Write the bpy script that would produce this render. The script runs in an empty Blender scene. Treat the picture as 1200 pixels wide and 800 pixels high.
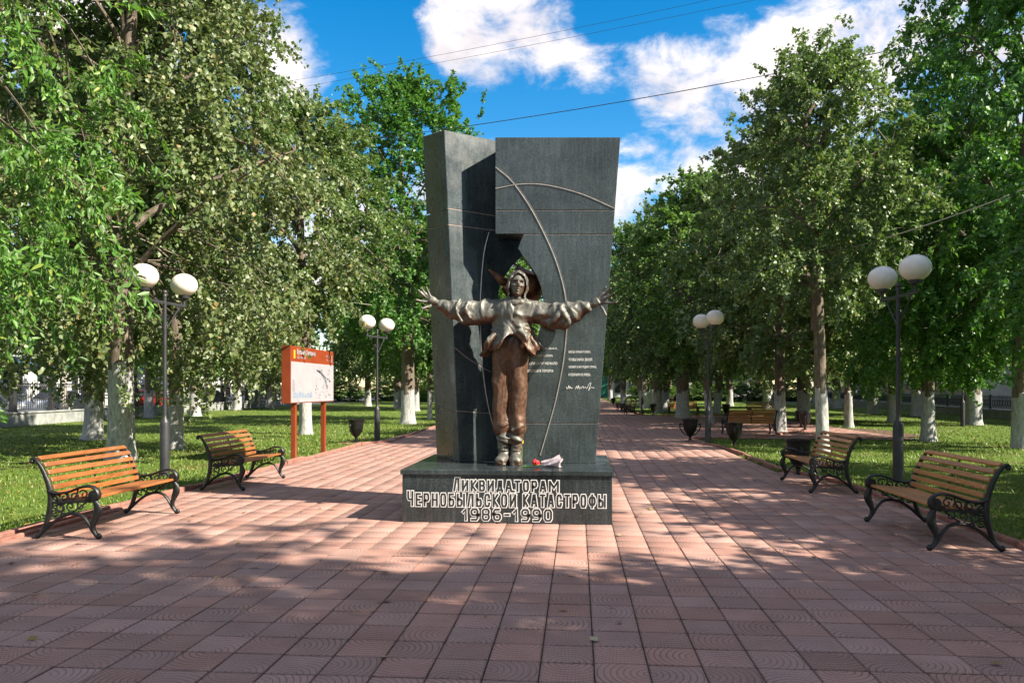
import bpy, bmesh, math, random
import numpy as np
from mathutils import Vector, Matrix, noise as mnoise
R = math.radians
sc = bpy.context.scene
col = sc.collection

# ------------------------------------------------------------------ camera
CAM_H, FPX, YH, TH = 1.545, 920.0, 455.5, math.atan(77 / 920.0)
cam = bpy.data.cameras.new('camera'); camo = bpy.data.objects.new('camera', cam); col.objects.link(camo)
camo.location = (0, 0, CAM_H); camo.rotation_euler = (R(90), 0, TH)
cam.sensor_width = 36; cam.lens = FPX / 1200 * 36; cam.shift_y = 55.5 / 1200; cam.clip_end = 4000; cam.clip_start = .05
sc.camera = camo
# ------------------------------------------------------------------ light
SUN_EL = 38.0
SUN_H = Vector((.945, -.327)).normalized()
sun_dir = Vector((SUN_H.x * math.cos(R(SUN_EL)), SUN_H.y * math.cos(R(SUN_EL)), math.sin(R(SUN_EL))))
sl = bpy.data.lights.new('sun', 'SUN'); slo = bpy.data.objects.new('sun', sl); col.objects.link(slo)
sl.energy = 2.7; sl.angle = R(.55); sl.color = (1, .95, .87)
slo.rotation_euler = (-sun_dir).to_track_quat('-Z', 'Y').to_euler(); slo.location = (20, -10, 30)
sc.view_settings.view_transform = 'Standard'; sc.view_settings.look = 'None'
sc.view_settings.exposure = 2.27; sc.view_settings.gamma = 1
sc.view_settings.use_white_balance = True; sc.view_settings.white_balance_temperature = 7200; sc.view_settings.white_balance_tint = 8
W = bpy.data.worlds.new('World'); sc.world = W; W.use_nodes = True
def cam_dir(px, py):
    u, v = (px - 600) / FPX, (YH - py) / FPX
    s, c = math.sin(TH), math.cos(TH)
    return Vector((-s + u * c, c + u * s, v)).normalized()
def build_world():
    nt = W.node_tree; N = nt.nodes; L = nt.links; N.clear()
    out = N.new('ShaderNodeOutputWorld')
    sky = N.new('ShaderNodeTexSky'); sky.sky_type = 'NISHITA'; sky.sun_disc = False
    sky.sun_elevation = R(SUN_EL); sky.sun_rotation = math.atan2(SUN_H.x, SUN_H.y)
    sky.air_density = 1.0; sky.dust_density = .1; sky.ozone_density = 1.6; sky.altitude = 200
    hs = N.new('ShaderNodeHueSaturation'); hs.inputs['Saturation'].default_value = 1.52; hs.inputs['Value'].default_value = 1.0
    L.new(sky.outputs[0], hs.inputs['Color'])
    b1 = N.new('ShaderNodeBackground'); b1.inputs['Strength'].default_value = .05
    L.new(hs.outputs[0], b1.inputs['Color'])
    tc = N.new('ShaderNodeTexCoord')
    mp = N.new('ShaderNodeMapping'); mp.inputs['Scale'].default_value = (1, 1, 1.7); L.new(tc.outputs['Generated'], mp.inputs[0])
    def noise(sc_, det, rough, off, dist=0.):
        m2 = N.new('ShaderNodeMapping'); m2.inputs['Location'].default_value = off; L.new(mp.outputs[0], m2.inputs[0])
        n = N.new('ShaderNodeTexNoise'); n.inputs['Scale'].default_value = sc_; n.inputs['Detail'].default_value = det
        n.inputs['Roughness'].default_value = rough; n.inputs['Distortion'].default_value = dist; L.new(m2.outputs[0], n.inputs['Vector']); return n.outputs['Fac']
    def mth(op, a, b=None, c=None):
        m = N.new('ShaderNodeMath'); m.operation = op
        for i, x in enumerate((a, b, c)):
            if x is None: continue
            if isinstance(x, (int, float)): m.inputs[i].default_value = x
            else: L.new(x, m.inputs[i])
        return m.outputs[0]
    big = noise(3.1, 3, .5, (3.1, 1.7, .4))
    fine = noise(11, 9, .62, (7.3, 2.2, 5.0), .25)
    dens = mth('MULTIPLY_ADD', big, 1.0, -.15)  # overall cloud cover raised outside the view to add fill light
    # single cumulus clouds, each at its own bearing and size
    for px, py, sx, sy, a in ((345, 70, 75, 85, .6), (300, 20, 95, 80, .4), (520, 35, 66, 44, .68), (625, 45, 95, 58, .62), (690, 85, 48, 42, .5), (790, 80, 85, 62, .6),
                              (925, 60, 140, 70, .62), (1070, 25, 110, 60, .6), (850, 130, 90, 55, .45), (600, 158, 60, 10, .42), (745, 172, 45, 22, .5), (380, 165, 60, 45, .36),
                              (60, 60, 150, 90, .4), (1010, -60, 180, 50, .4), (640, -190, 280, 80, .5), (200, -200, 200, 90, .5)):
        d = cam_dir(px, py); r = Vector((math.cos(TH), math.sin(TH), 0)); u = Vector((0, 0, 1))
        def dotp(v, k):
            vm = N.new('ShaderNodeVectorMath'); vm.operation = 'DOT_PRODUCT'; L.new(tc.outputs['Generated'], vm.inputs[0]); vm.inputs[1].default_value = tuple(v); return vm.outputs['Value']
        x = mth('MULTIPLY', mth('SUBTRACT', dotp(r, 0), d.dot(r)), FPX / sx)
        y = mth('MULTIPLY', mth('SUBTRACT', dotp(u, 0), d.dot(u)), FPX / sy)
        q = mth('MULTIPLY_ADD', x, x, mth('MULTIPLY', y, y))
        front = mth('GREATER_THAN', dotp(d, 0), .2)
        g = mth('MULTIPLY', mth('POWER', 2.718, mth('MULTIPLY', q, -.8)), mth('MULTIPLY', front, a))
        dens = mth('MAXIMUM', dens, g)
    # blue gaps between them
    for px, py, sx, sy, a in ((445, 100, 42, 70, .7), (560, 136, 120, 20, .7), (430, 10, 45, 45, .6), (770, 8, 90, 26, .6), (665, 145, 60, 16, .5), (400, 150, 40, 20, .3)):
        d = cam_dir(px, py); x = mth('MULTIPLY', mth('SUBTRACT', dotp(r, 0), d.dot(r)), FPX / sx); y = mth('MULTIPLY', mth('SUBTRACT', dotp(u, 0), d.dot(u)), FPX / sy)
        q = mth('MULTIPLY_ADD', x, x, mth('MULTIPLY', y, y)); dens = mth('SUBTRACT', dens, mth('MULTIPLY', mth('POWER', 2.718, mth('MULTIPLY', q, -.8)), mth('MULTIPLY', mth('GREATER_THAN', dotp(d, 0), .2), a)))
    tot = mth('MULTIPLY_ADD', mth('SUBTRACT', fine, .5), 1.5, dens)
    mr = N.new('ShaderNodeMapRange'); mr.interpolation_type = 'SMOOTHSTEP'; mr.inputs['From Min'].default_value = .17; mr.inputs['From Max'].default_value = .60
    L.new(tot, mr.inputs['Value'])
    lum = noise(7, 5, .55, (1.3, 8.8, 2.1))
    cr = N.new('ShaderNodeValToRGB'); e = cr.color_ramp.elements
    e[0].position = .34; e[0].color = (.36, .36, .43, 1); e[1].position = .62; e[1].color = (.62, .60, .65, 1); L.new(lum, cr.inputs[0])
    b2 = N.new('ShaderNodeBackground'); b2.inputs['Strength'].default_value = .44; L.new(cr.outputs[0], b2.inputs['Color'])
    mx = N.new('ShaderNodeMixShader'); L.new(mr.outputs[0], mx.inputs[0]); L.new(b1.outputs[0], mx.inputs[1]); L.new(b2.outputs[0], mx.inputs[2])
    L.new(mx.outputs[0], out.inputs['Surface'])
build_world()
sc.cycles.max_bounces = 6; sc.cycles.diffuse_bounces = 3; sc.cycles.glossy_bounces = 2; sc.cycles.transmission_bounces = 2; sc.cycles.transparent_max_bounces = 4

# ------------------------------------------------------------------ measuring helpers (pixel of the photograph -> place)
def G(px, py, hz=0.):
    z = (CAM_H - hz) * FPX / (py - YH); u = (px - 600) / FPX; s, c = math.sin(TH), math.cos(TH)
    return Vector((z * (-s + u * c), z * (c + u * s), hz))
def on_plane(px, py, p0, n):
    d = cam_dir(px, py); o = Vector((0, 0, CAM_H)); p0 = Vector(p0); n = Vector(n)
    return o + d * ((p0 - o).dot(n) / d.dot(n))

# ------------------------------------------------------------------ mesh helpers
def link(name, me, parent=None, mat=None):
    o = bpy.data.objects.new(name, me); col.objects.link(o)
    if parent: o.parent = parent
    if mat is not None and me is not None and not me.materials: me.materials.append(mat)
    return o
def tag(o, label=None, cat=None, group=None, kind=None):
    if label: o['label'] = label
    if cat: o['category'] = cat
    if group: o['group'] = group
    if kind: o['kind'] = kind
    return o
def empty(name, loc=(0, 0, 0), rz=0., label=None, cat=None, group=None):
    o = bpy.data.objects.new(name, None); col.objects.link(o); o.location = loc; o.rotation_euler = (0, 0, rz); o.empty_display_size = .2
    return tag(o, label, cat, group)
def copy_tree(o, parent=None):
    c = o.copy(); col.objects.link(c); c.parent = parent
    for ch in list(o.children): copy_tree(ch, c)
    return c
def spl(pts, n):
    P = np.array(pts, float); k = len(P)
    if k < 3: return np.array([P[0] + (P[-1] - P[0]) * t for t in np.linspace(0, 1, n)])
    E = np.vstack([2 * P[0] - P[1], P, 2 * P[-1] - P[-2]]); out = []
    for t in np.linspace(0, k - 1 - 1e-9, n):
        i = int(t); f = t - i; a, b, c, d = E[i:i + 4]
        out.append(.5 * (2 * b + (c - a) * f + (2 * a - 5 * b + 4 * c - d) * f * f + (3 * b - a - 3 * c + d) * f ** 3))
    return np.array(out)
class MB:
    def __init__(s): s.v = []; s.f = []; s.n = 0
    def add(s, v, f):
        b = s.n; s.v.extend([tuple(map(float, p)) for p in v]); s.f.extend([tuple(i + b for i in q) for q in f]); s.n += len(v); return s
    def box(s, c, d, rot=None):
        c = Vector(c); h = [x / 2 for x in d]; m = rot or Matrix.Identity(3)
        v = [c + m @ Vector((x * h[0], y * h[1], z * h[2])) for x in (-1, 1) for y in (-1, 1) for z in (-1, 1)]
        return s.add(v, [(0, 1, 3, 2), (4, 6, 7, 5), (0, 4, 5, 1), (2, 3, 7, 6), (0, 2, 6, 4), (1, 5, 7, 3)])
    def tube(s, pts, r, n=8, ry=None, ref=(0, 0, 1), wave=None, caps=True, res=None):
        P = np.array(pts, float)
        k0 = len(P); rr = np.array(r, float) if np.ndim(r) else np.full(k0, float(r)); r2 = rr if ry is None else (np.array(ry, float) if np.ndim(ry) else np.full(k0, float(ry)))
        if res:
            t = np.linspace(0, 1, res); t0 = np.linspace(0, 1, k0); P = spl(P, res); rr = np.interp(t, t0, rr); r2 = np.interp(t, t0, r2)
        k = len(P); T = np.gradient(P, axis=0); T /= np.linalg.norm(T, axis=1)[:, None] + 1e-12
        up = np.array(ref, float)
        if abs(T[0] @ up) > .95: up = np.array((1., 0, 0)) if abs(T[0][0]) < .9 else np.array((0, 1., 0))
        a = up - T[0] * (T[0] @ up); a /= np.linalg.norm(a); V = []
        for i in range(k):
            a = a - T[i] * (T[i] @ a); a /= np.linalg.norm(a) + 1e-12; b = np.cross(T[i], a)
            for j in range(n):
                th = 2 * math.pi * j / n; w = wave(i / (k - 1), th) if wave else 1.
                V.append(P[i] + a * math.cos(th) * rr[i] * w + b * math.sin(th) * r2[i] * w)
        F = [(i * n + j, i * n + (j + 1) % n, (i + 1) * n + (j + 1) % n, (i + 1) * n + j) for i in range(k - 1) for j in range(n)]
        if caps: F += [tuple(range(n - 1, -1, -1)), tuple(range((k - 1) * n, k * n))]
        return s.add(V, F)
    def lathe(s, prof, n=24, c=(0, 0, 0), caps=True):
        V = [(c[0] + r * math.cos(2 * math.pi * j / n), c[1] + r * math.sin(2 * math.pi * j / n), c[2] + z) for r, z in prof for j in range(n)]
        k = len(prof); F = [(i * n + j, i * n + (j + 1) % n, (i + 1) * n + (j + 1) % n, (i + 1) * n + j) for i in range(k - 1) for j in range(n)]
        if caps: F += [tuple(range(n - 1, -1, -1)), tuple(range((k - 1) * n, k * n))]
        return s.add(V, F)
    def ball(s, c, r, n=12, m=8):
        rx, ry, rz = r if np.ndim(r) else (r, r, r)
        V = [(c[0], c[1], c[2] - rz)]
        for i in range(1, m):
            a = -math.pi / 2 + math.pi * i / m
            V += [(c[0] + rx * math.cos(a) * math.cos(2 * math.pi * j / n), c[1] + ry * math.cos(a) * math.sin(2 * math.pi * j / n), c[2] + rz * math.sin(a)) for j in range(n)]
        V.append((c[0], c[1], c[2] + rz)); t = len(V) - 1
        F = [(0, 1 + (j + 1) % n, 1 + j) for j in range(n)]
        for i in range(m - 2): F += [(1 + i * n + j, 1 + i * n + (j + 1) % n, 1 + (i + 1) * n + (j + 1) % n, 1 + (i + 1) * n + j) for j in range(n)]
        F += [(1 + (m - 2) * n + j, 1 + (m - 2) * n + (j + 1) % n, t) for j in range(n)]
        return s.add(V, F)
    def prism(s, poly, off):
        k = len(poly); off = Vector(off); V = [Vector(p) for p in poly] + [Vector(p) + off for p in poly]
        return s.add(V, [tuple(range(k)), tuple(range(2 * k - 1, k - 1, -1))] + [(i, i + k, (i + 1) % k + k, (i + 1) % k) for i in range(k)])
    def mesh(s, name, bevel=0., smooth=None, seg=1):
        me = bpy.data.meshes.new(name); me.from_pydata(s.v, [], s.f)
        bm = bmesh.new(); bm.from_mesh(me); bmesh.ops.recalc_face_normals(bm, faces=bm.faces)
        if bevel:
            es = [e for e in bm.edges if len(e.link_faces) == 2 and e.calc_face_angle(0) > .5]
            bmesh.ops.bevel(bm, geom=es, offset=bevel, segments=seg, affect='EDGES', clamp_overlap=True)
        bm.to_mesh(me); bm.free()
        if smooth:
            me.polygons.foreach_set('use_smooth', [True] * len(me.polygons)); me.set_sharp_from_angle(angle=R(smooth))
        return me
    def build(s, name, mat, parent=None, bevel=0., smooth=None, seg=1):
        return link(name, s.mesh(name, bevel, smooth, seg), parent, mat)
def fast_mesh(name, V, F):
    """V (n,3), F (m,k) arrays"""
    me = bpy.data.meshes.new(name); m, k = F.shape
    me.vertices.add(len(V)); me.vertices.foreach_set('co', np.ascontiguousarray(V, np.float32).ravel())
    me.loops.add(m * k); me.loops.foreach_set('vertex_index', np.ascontiguousarray(F, np.int32).ravel())
    me.polygons.add(m); me.polygons.foreach_set('loop_start', np.arange(0, m * k, k, dtype=np.int32))
    me.update(calc_edges=True); return me

# ------------------------------------------------------------------ materials
def nodes(name):
    m = bpy.data.materials.new(name); m.use_nodes = True; nt = m.node_tree
    return m, nt, nt.nodes, nt.links, nt.nodes['Principled BSDF']
def ramp(N, L, src, stops):
    cr = N.new('ShaderNodeValToRGB'); el = cr.color_ramp.elements
    while len(el) < len(stops): el.new(.5)
    for e, (p, c) in zip(el, stops): e.position = p; e.color = (*c, 1)
    L.new(src, cr.inputs[0]); return cr.outputs[0]
def tex(N, L, kind='Object', scale=5., det=4., rough=.55, stretch=None):
    tc = N.new('ShaderNodeTexCoord') if kind != 'World' else N.new('ShaderNodeNewGeometry')
    src = tc.outputs[kind if kind != 'World' else 'Position']
    if stretch:
        mp = N.new('ShaderNodeMapping'); mp.inputs['Scale'].default_value = stretch; L.new(src, mp.inputs[0]); src = mp.outputs[0]
    n = N.new('ShaderNodeTexNoise'); n.inputs['Scale'].default_value = scale; n.inputs['Detail'].default_value = det; n.inputs['Roughness'].default_value = rough
    L.new(src, n.inputs['Vector']); return n.outputs['Fac']
def bump(N, L, bs, h, strength, dist=.01, prev=None):
    b = N.new('ShaderNodeBump'); b.inputs['Strength'].default_value = strength; b.inputs['Distance'].default_value = dist
    L.new(h, b.inputs['Height'])
    if prev: L.new(prev, b.inputs['Normal'])
    L.new(b.outputs[0], bs.inputs['Normal']); return b.outputs[0]
def mix(N, L, f, a, b, mode='MIX'):
    m = N.new('ShaderNodeMix'); m.data_type = 'RGBA'; m.blend_type = mode
    for s, x in ((m.inputs[0], f), (m.inputs[6], a), (m.inputs[7], b)):
        if isinstance(x, (int, float)): s.default_value = x
        elif isinstance(x, tuple): s.default_value = (*x, 1)
        else: L.new(x, s)
    return m.outputs[2]
def math_(N, L, op, a, b=None, c=None):
    m = N.new('ShaderNodeMath'); m.operation = op
    for i, x in enumerate((a, b, c)):
        if x is None: continue
        if isinstance(x, (int, float)): m.inputs[i].default_value = x
        else: L.new(x, m.inputs[i])
    return m.outputs[0]
def simple(name, c1, c2, scale=6, rough=.6, metal=0., bmp=.0, bscale=40, kind='Object', spec=.5, stretch=None, dist=.005, lo=.35, hi=.65):
    m, nt, N, L, b = nodes(name)
    f = tex(N, L, kind, scale, 5, .6, stretch); L.new(ramp(N, L, f, [(lo, c1), (hi, c2)]), b.inputs['Base Color'])
    b.inputs['Roughness'].default_value = rough; b.inputs['Metallic'].default_value = metal; b.inputs['Specular IOR Level'].default_value = spec
    if bmp: bump(N, L, b, tex(N, L, kind, bscale, 4, .6, stretch), bmp, dist)
    return m
MAT = {}
def make_materials():
    s = simple
    MAT['iron'] = s('cast_iron', (.008, .008, .009), (.019, .019, .02), 9, .42, .3, .35, 60)
    MAT['pole'] = s('painted_steel', (.028, .029, .034), (.045, .046, .052), 5, .45, .2, .1, 80)
    MAT['opal'] = s('opal_globe', (.74, .69, .62), (.80, .76, .70), 2, .12, 0, 0)
    MAT['sign'] = s('rust_orange_paint', (.20, .036, .012), (.25, .047, .016), 3, .35)
    MAT['signwhite'] = s('white_print', (.31, .30, .32), (.36, .345, .37), 3, .3)
    MAT['grey_print'] = s('grey_print', (.1, .105, .13), (.2, .205, .24), 14, .4)
    MAT['blue_print'] = s('colour_print', (.12, .2, .34), (.3, .32, .3), 24, .4)
    MAT['white_paint'] = s('white_paint', (.62, .62, .6), (.8, .8, .78), 20, .6)
    MAT['text_white'] = s('engraved_white', (.66, .66, .64), (.8, .8, .78), 30, .7)
    MAT['kerb'] = s('red_kerb', (.20, .085, .065), (.34, .16, .125), 7, .85, 0, .5, 50, 'World')
    MAT['soil'] = s('soil', (.07, .035, .025), (.13, .07, .05), 8, .95, 0, .8, 30, 'World')
    MAT['joint'] = s('joint_sand', (.03, .024, .018), (.065, .05, .036), 12, .95, 0, .5, 60, 'World')
    MAT['asphalt'] = s('asphalt', (.04, .04, .042), (.065, .065, .066), 6, .9, 0, .3, 90, 'World')
    MAT['fencestone'] = s('fence_stone', (.2, .21, .21), (.33, .34, .33), 3, .8, 0, .4, 30, 'World')
    MAT['cable'] = s('black_cable', (.025, .028, .035), (.04, .04, .05), 5, .6)
    MAT['rope'] = s('pale_cable', (.3, .28, .24), (.4, .37, .32), 5, .7)
    MAT['glass'] = s('window_glass', (.02, .025, .03), (.05, .055, .06), 2, .06)
    MAT['white_wall'] = s('white_render', (.5, .5, .48), (.66, .66, .64), 1.2, .85, 0, .2, 30, 'World')
    MAT['blue_wall'] = s('blue_sheet', (.03, .1, .28), (.05, .16, .4), 1.2, .5)
    MAT['green_wall'] = s('green_sheet', (.02, .16, .11), (.03, .22, .16), 1.2, .5)
    MAT['roof'] = s('grey_roof', (.12, .13, .14), (.2, .21, .22), 2, .6)
    MAT['pink_wall'] = s('pale_pink_render', (.5, .36, .33), (.64, .5, .46), 1, .85)
    MAT['concrete'] = s('concrete', (.3, .27, .23), (.42, .38, .33), 4, .85, 0, .3, 30)
    MAT['tyre'] = s('tyre', (.015, .015, .015), (.025, .025, .025), 8, .8)
    MAT['chrome'] = s('rim_metal', (.35, .35, .36), (.5, .5, .5), 8, .3, .9)
    for n, c in (('car_white', (.7, .7, .7)), ('car_red', (.35, .02, .02)), ('car_grey', (.18, .19, .2)), ('car_blue', (.03, .06, .18))):
        MAT[n] = s(n, tuple(x * .93 for x in c), c, 1, .2)
    MAT['flower_red'] = s('red_petals', (.45, .01, .015), (.7, .03, .03), 30, .5)
    MAT['flower_pink'] = s('cellophane', (.5, .38, .4), (.62, .54, .56), 25, .15)
    MAT['stem'] = s('stem_green', (.06, .14, .03), (.12, .25, .06), 20, .5)
    MAT['yellow'] = s('yellow_petals', (.6, .4, .02), (.8, .55, .05), 20, .5)
    # bench wood, darker brown on the left, paler tan on the right
    for wn_, wk_, wc_ in (('varnished_wood', 'wood', ((.13, .042, .012), (.27, .092, .026), (.37, .148, .046))), ('pale_wood', 'wood_pale', ((.24, .09, .028), (.44, .18, .055), (.55, .26, .092)))):
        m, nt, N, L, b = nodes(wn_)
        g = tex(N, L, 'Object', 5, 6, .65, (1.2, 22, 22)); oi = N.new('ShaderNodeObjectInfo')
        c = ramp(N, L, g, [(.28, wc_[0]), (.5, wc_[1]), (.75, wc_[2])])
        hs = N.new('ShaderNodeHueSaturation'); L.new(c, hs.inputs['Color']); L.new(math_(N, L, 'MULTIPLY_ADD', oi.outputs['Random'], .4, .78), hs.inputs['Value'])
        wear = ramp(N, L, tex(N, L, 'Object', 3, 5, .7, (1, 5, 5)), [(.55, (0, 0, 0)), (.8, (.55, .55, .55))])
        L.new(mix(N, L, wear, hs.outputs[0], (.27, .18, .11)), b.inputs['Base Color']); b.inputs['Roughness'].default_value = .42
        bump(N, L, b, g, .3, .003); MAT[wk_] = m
    # granite
    for nm, k, rg in (('granite', 1., .24), ('granite_ped', .72, .17)):
        m, nt, N, L, b = nodes(nm)
        v = N.new('ShaderNodeTexVoronoi'); v.inputs['Scale'].default_value = 160; gp = N.new('ShaderNodeNewGeometry'); L.new(gp.outputs['Position'], v.inputs['Vector'])
        sp = ramp(N, L, v.outputs['Color'], [(.1, (.018 * k, .026 * k, .029 * k)), (.7, (.033 * k, .045 * k, .049 * k)), (.97, (.10 * k, .125 * k, .13 * k))])
        st = ramp(N, L, tex(N, L, 'World', 5, 6, .7, (6, 6, .5)), [(.46, (0, 0, 0)), (.78, (.6, .6, .6))])
        cl = ramp(N, L, tex(N, L, 'World', 1.6, 5, .6), [(.32, (.65, .65, .65)), (.7, (1.45, 1.45, 1.45))])
        base = mix(N, L, 1., mix(N, L, st, sp, (.095 * k, .115 * k, .118 * k)), cl, 'MULTIPLY')
        L.new(base, b.inputs['Base Color'])
        L.new(ramp(N, L, tex(N, L, 'World', 4, 6, .65), [(.3, (rg - .06,) * 3), (.7, (rg + .16,) * 3)]), b.inputs['Roughness']); MAT[nm] = m
    MAT['granite_edge'] = s('granite_joint', (.2, .15, .13), (.33, .26, .23), 20, .8, kind='World')
    MAT['inlay'] = s('steel_inlay', (.34, .31, .28), (.5, .47, .43), 12, .4, .5)
    # bronze
    m, nt, N, L, b = nodes('patinated_bronze')
    ge = N.new('ShaderNodeNewGeometry'); sx = N.new('ShaderNodeSeparateXYZ'); L.new(ge.outputs['Normal'], sx.inputs[0])
    sp = N.new('ShaderNodeSeparateXYZ'); L.new(ge.outputs['Position'], sp.inputs[0])
    n1 = tex(N, L, 'World', 5, 6, .65); n2 = tex(N, L, 'World', 22, 5, .65)
    br = ramp(N, L, n2, [(.3, (.06, .029, .017)), (.55, (.115, .057, .034)), (.8, (.175, .097, .06))])
    pa = ramp(N, L, n2, [(.3, (.08, .08, .07)), (.7, (.165, .16, .14))])
    hz = N.new('ShaderNodeMapRange'); hz.inputs['From Min'].default_value = 1.95; hz.inputs['From Max'].default_value = 2.35; hz.inputs['To Min'].default_value = -.34; hz.inputs['To Max'].default_value = .34; L.new(sp.outputs[2], hz.inputs['Value'])
    bo = N.new('ShaderNodeMapRange'); bo.inputs['From Min'].default_value = 1.02; bo.inputs['From Max'].default_value = 1.12; bo.inputs['To Min'].default_value = .5; bo.inputs['To Max'].default_value = 0; L.new(sp.outputs[2], bo.inputs['Value'])
    k = math_(N, L, 'ADD', math_(N, L, 'MULTIPLY_ADD', sx.outputs[2], .62, hz.outputs[0]), math_(N, L, 'MULTIPLY_ADD', n1, 1.5, -.42))
    k = math_(N, L, 'ADD', k, bo.outputs[0])
    fac = ramp(N, L, k, [(.3, (0, 0, 0)), (.62, (1, 1, 1))])
    L.new(mix(N, L, fac, br, pa), b.inputs['Base Color']); b.inputs['Metallic'].default_value = .3
    L.new(ramp(N, L, n2, [(.3, (.40,) * 3), (.7, (.62,) * 3)]), b.inputs['Roughness'])
    bump(N, L, b, n2, .3, .006); MAT['bronze'] = m
    MAT['copper'] = s('brown_copper', (.07, .028, .015), (.17, .07, .036), 14, .4, .5, .3, 60)
    # bark and whitewash
    m, nt, N, L, b = nodes('bark')
    g = tex(N, L, 'Object', 9, 7, .7, (2.2, 2.2, .5)); L.new(ramp(N, L, g, [(.3, (.055, .042, .031)), (.55, (.165, .13, .10)), (.75, (.27, .22, .17))]), b.inputs['Base Color'])
    b.inputs['Roughness'].default_value = .95; bump(N, L, b, g, 1., .03); MAT['bark'] = m
    m, nt, N, L, b = nodes('whitewashed_bark')
    g = tex(N, L, 'Object', 9, 7, .7, (2.2, 2.2, .6)); L.new(ramp(N, L, g, [(.3, (.12, .11, .095)), (.46, (.33, .33, .32)), (.72, (.52, .52, .52))]), b.inputs['Base Color'])
    b.inputs['Roughness'].default_value = .95; bump(N, L, b, g, .8, .025); MAT['whitewash'] = m
    # leaves: two faces of the blade differ
    def leaf(nm, stops, under, trans=.3, tcol=(.12, .2, .02)):
        m, nt, N, L, b = nodes(nm); ge = N.new('ShaderNodeNewGeometry')
        c = ramp(N, L, ge.outputs['Random Per Island'], stops)
        u = mix(N, L, .65, c, under); c2 = mix(N, L, ge.outputs['Backfacing'], c, u)
        L.new(c2, b.inputs['Base Color']); b.inputs['Roughness'].default_value = .45; b.inputs['Specular IOR Level'].default_value = .45
        t = N.new('ShaderNodeBsdfTranslucent'); L.new(mix(N, L, .6, c, tcol), t.inputs['Color'])
        ms = N.new('ShaderNodeMixShader'); ms.inputs[0].default_value = trans; L.new(b.outputs[0], ms.inputs[1]); L.new(t.outputs[0], ms.inputs[2])
        L.new(ms.outputs[0], N['Material Output'].inputs['Surface']); MAT[nm] = m
    leaf('leaf_linden', [(0, (0.053, 0.089, 0.024)), (.45, (0.100, 0.149, 0.043)), (.8, (0.165, 0.210, 0.073)), (.93, (0.200, 0.210, 0.080)), (1, (0.259, 0.177, 0.067))], (0.276, 0.326, 0.199), .28, (0.176, 0.272, 0.040))
    leaf('leaf_linden_dark', [(0, (0.046, 0.091, 0.025)), (.5, (0.092, 0.153, 0.044)), (.85, (0.153, 0.225, 0.072)), (1, (0.245, 0.234, 0.064))], (0.260, 0.343, 0.201), .28, (0.183, 0.343, 0.032))
    leaf('leaf_ash', [(0, (0.043, 0.125, 0.020)), (.5, (0.083, 0.204, 0.031)), (.9, (0.133, 0.282, 0.049)), (1, (0.293, 0.329, 0.056))], (0.173, 0.282, 0.119), .34, (0.173, 0.408, 0.028))
    leaf('leaf_maple', [(0, (0.028, 0.100, 0.020)), (.5, (0.058, 0.170, 0.029)), (.9, (0.100, 0.243, 0.041)), (1, (0.229, 0.307, 0.056))], (0.123, 0.234, 0.089), .32, (0.138, 0.379, 0.024))
    leaf('leaf_far', [(0, (0.039, 0.112, 0.023)), (.5, (0.085, 0.189, 0.036)), (.9, (0.145, 0.261, 0.052)), (1, (0.260, 0.289, 0.056))], (0.168, 0.270, 0.113), .34, (0.183, 0.361, 0.032))
    # lawn
    m, nt, N, L, b = nodes('lawn_soil')
    a = tex(N, L, 'World', .55, 6, .65); d = tex(N, L, 'World', 14, 6, .7)
    g = ramp(N, L, d, [(.3, (.045, .08, .014)), (.55, (.10, .16, .025)), (.75, (.16, .21, .042))])
    dry = ramp(N, L, d, [(.3, (.075, .06, .025)), (.7, (.17, .15, .055))])
    L.new(mix(N, L, ramp(N, L, a, [(.5, (0, 0, 0)), (.72, (.8, .8, .8))]), g, dry), b.inputs['Base Color']); b.inputs['Roughness'].default_value = .95
    b.inputs['Specular IOR Level'].default_value = .2
    bump(N, L, b, d, .9, .05); MAT['lawn'] = m
    m, nt, N, L, b = nodes('grass_blade'); ge = N.new('ShaderNodeNewGeometry')
    c = ramp(N, L, ge.outputs['Random Per Island'], [(0, (.06, .125, .014)), (.5, (.12, .21, .025)), (.85, (.19, .26, .042)), (1, (.29, .27, .09))])
    a = tex(N, L, 'World', .55, 6, .65)
    c = mix(N, L, ramp(N, L, a, [(.48, (0, 0, 0)), (.72, (.55, .55, .55))]), c, (.19, .185, .05))
    L.new(c, b.inputs['Base Color']); b.inputs['Roughness'].default_value = .5
    t = N.new('ShaderNodeBsdfTranslucent'); L.new(c, t.inputs['Color']); ms = N.new('ShaderNodeMixShader'); ms.inputs[0].default_value = .3
    L.new(b.outputs[0], ms.inputs[1]); L.new(t.outputs[0], ms.inputs[2]); L.new(ms.outputs[0], N['Material Output'].inputs['Surface']); MAT['grass'] = m
    m, nt, N, L, b = nodes('dry_leaf'); ge = N.new('ShaderNodeNewGeometry')
    L.new(ramp(N, L, ge.outputs['Random Per Island'], [(0, (.12, .055, .02)), (.4, (.24, .13, .04)), (.75, (.36, .25, .07)), (1, (.4, .33, .2))]), b.inputs['Base Color']); b.inputs['Roughness'].default_value = .7; MAT['dryleaf'] = m
    # paving tile: half rings of small cobbles round the middle of one edge, turned at random
    m, nt, N, L, b = nodes('paving_tile')
    ge = N.new('ShaderNodeNewGeometry'); sp = N.new('ShaderNodeSeparateXYZ'); L.new(ge.outputs['Position'], sp.inputs[0])
    A = lambda op, x, y=None, z=None: math_(N, L, op, x, y, z)
    qx = A('MULTIPLY', A('ADD', sp.outputs[0], .2085), 1 / .3); qy = A('MULTIPLY', A('ADD', sp.outputs[1], -4.15), 1 / .3)
    ix, iy = A('FLOOR', qx), A('FLOOR', qy); fx, fy = A('SUBTRACT', qx, ix), A('SUBTRACT', qy, iy)
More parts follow.
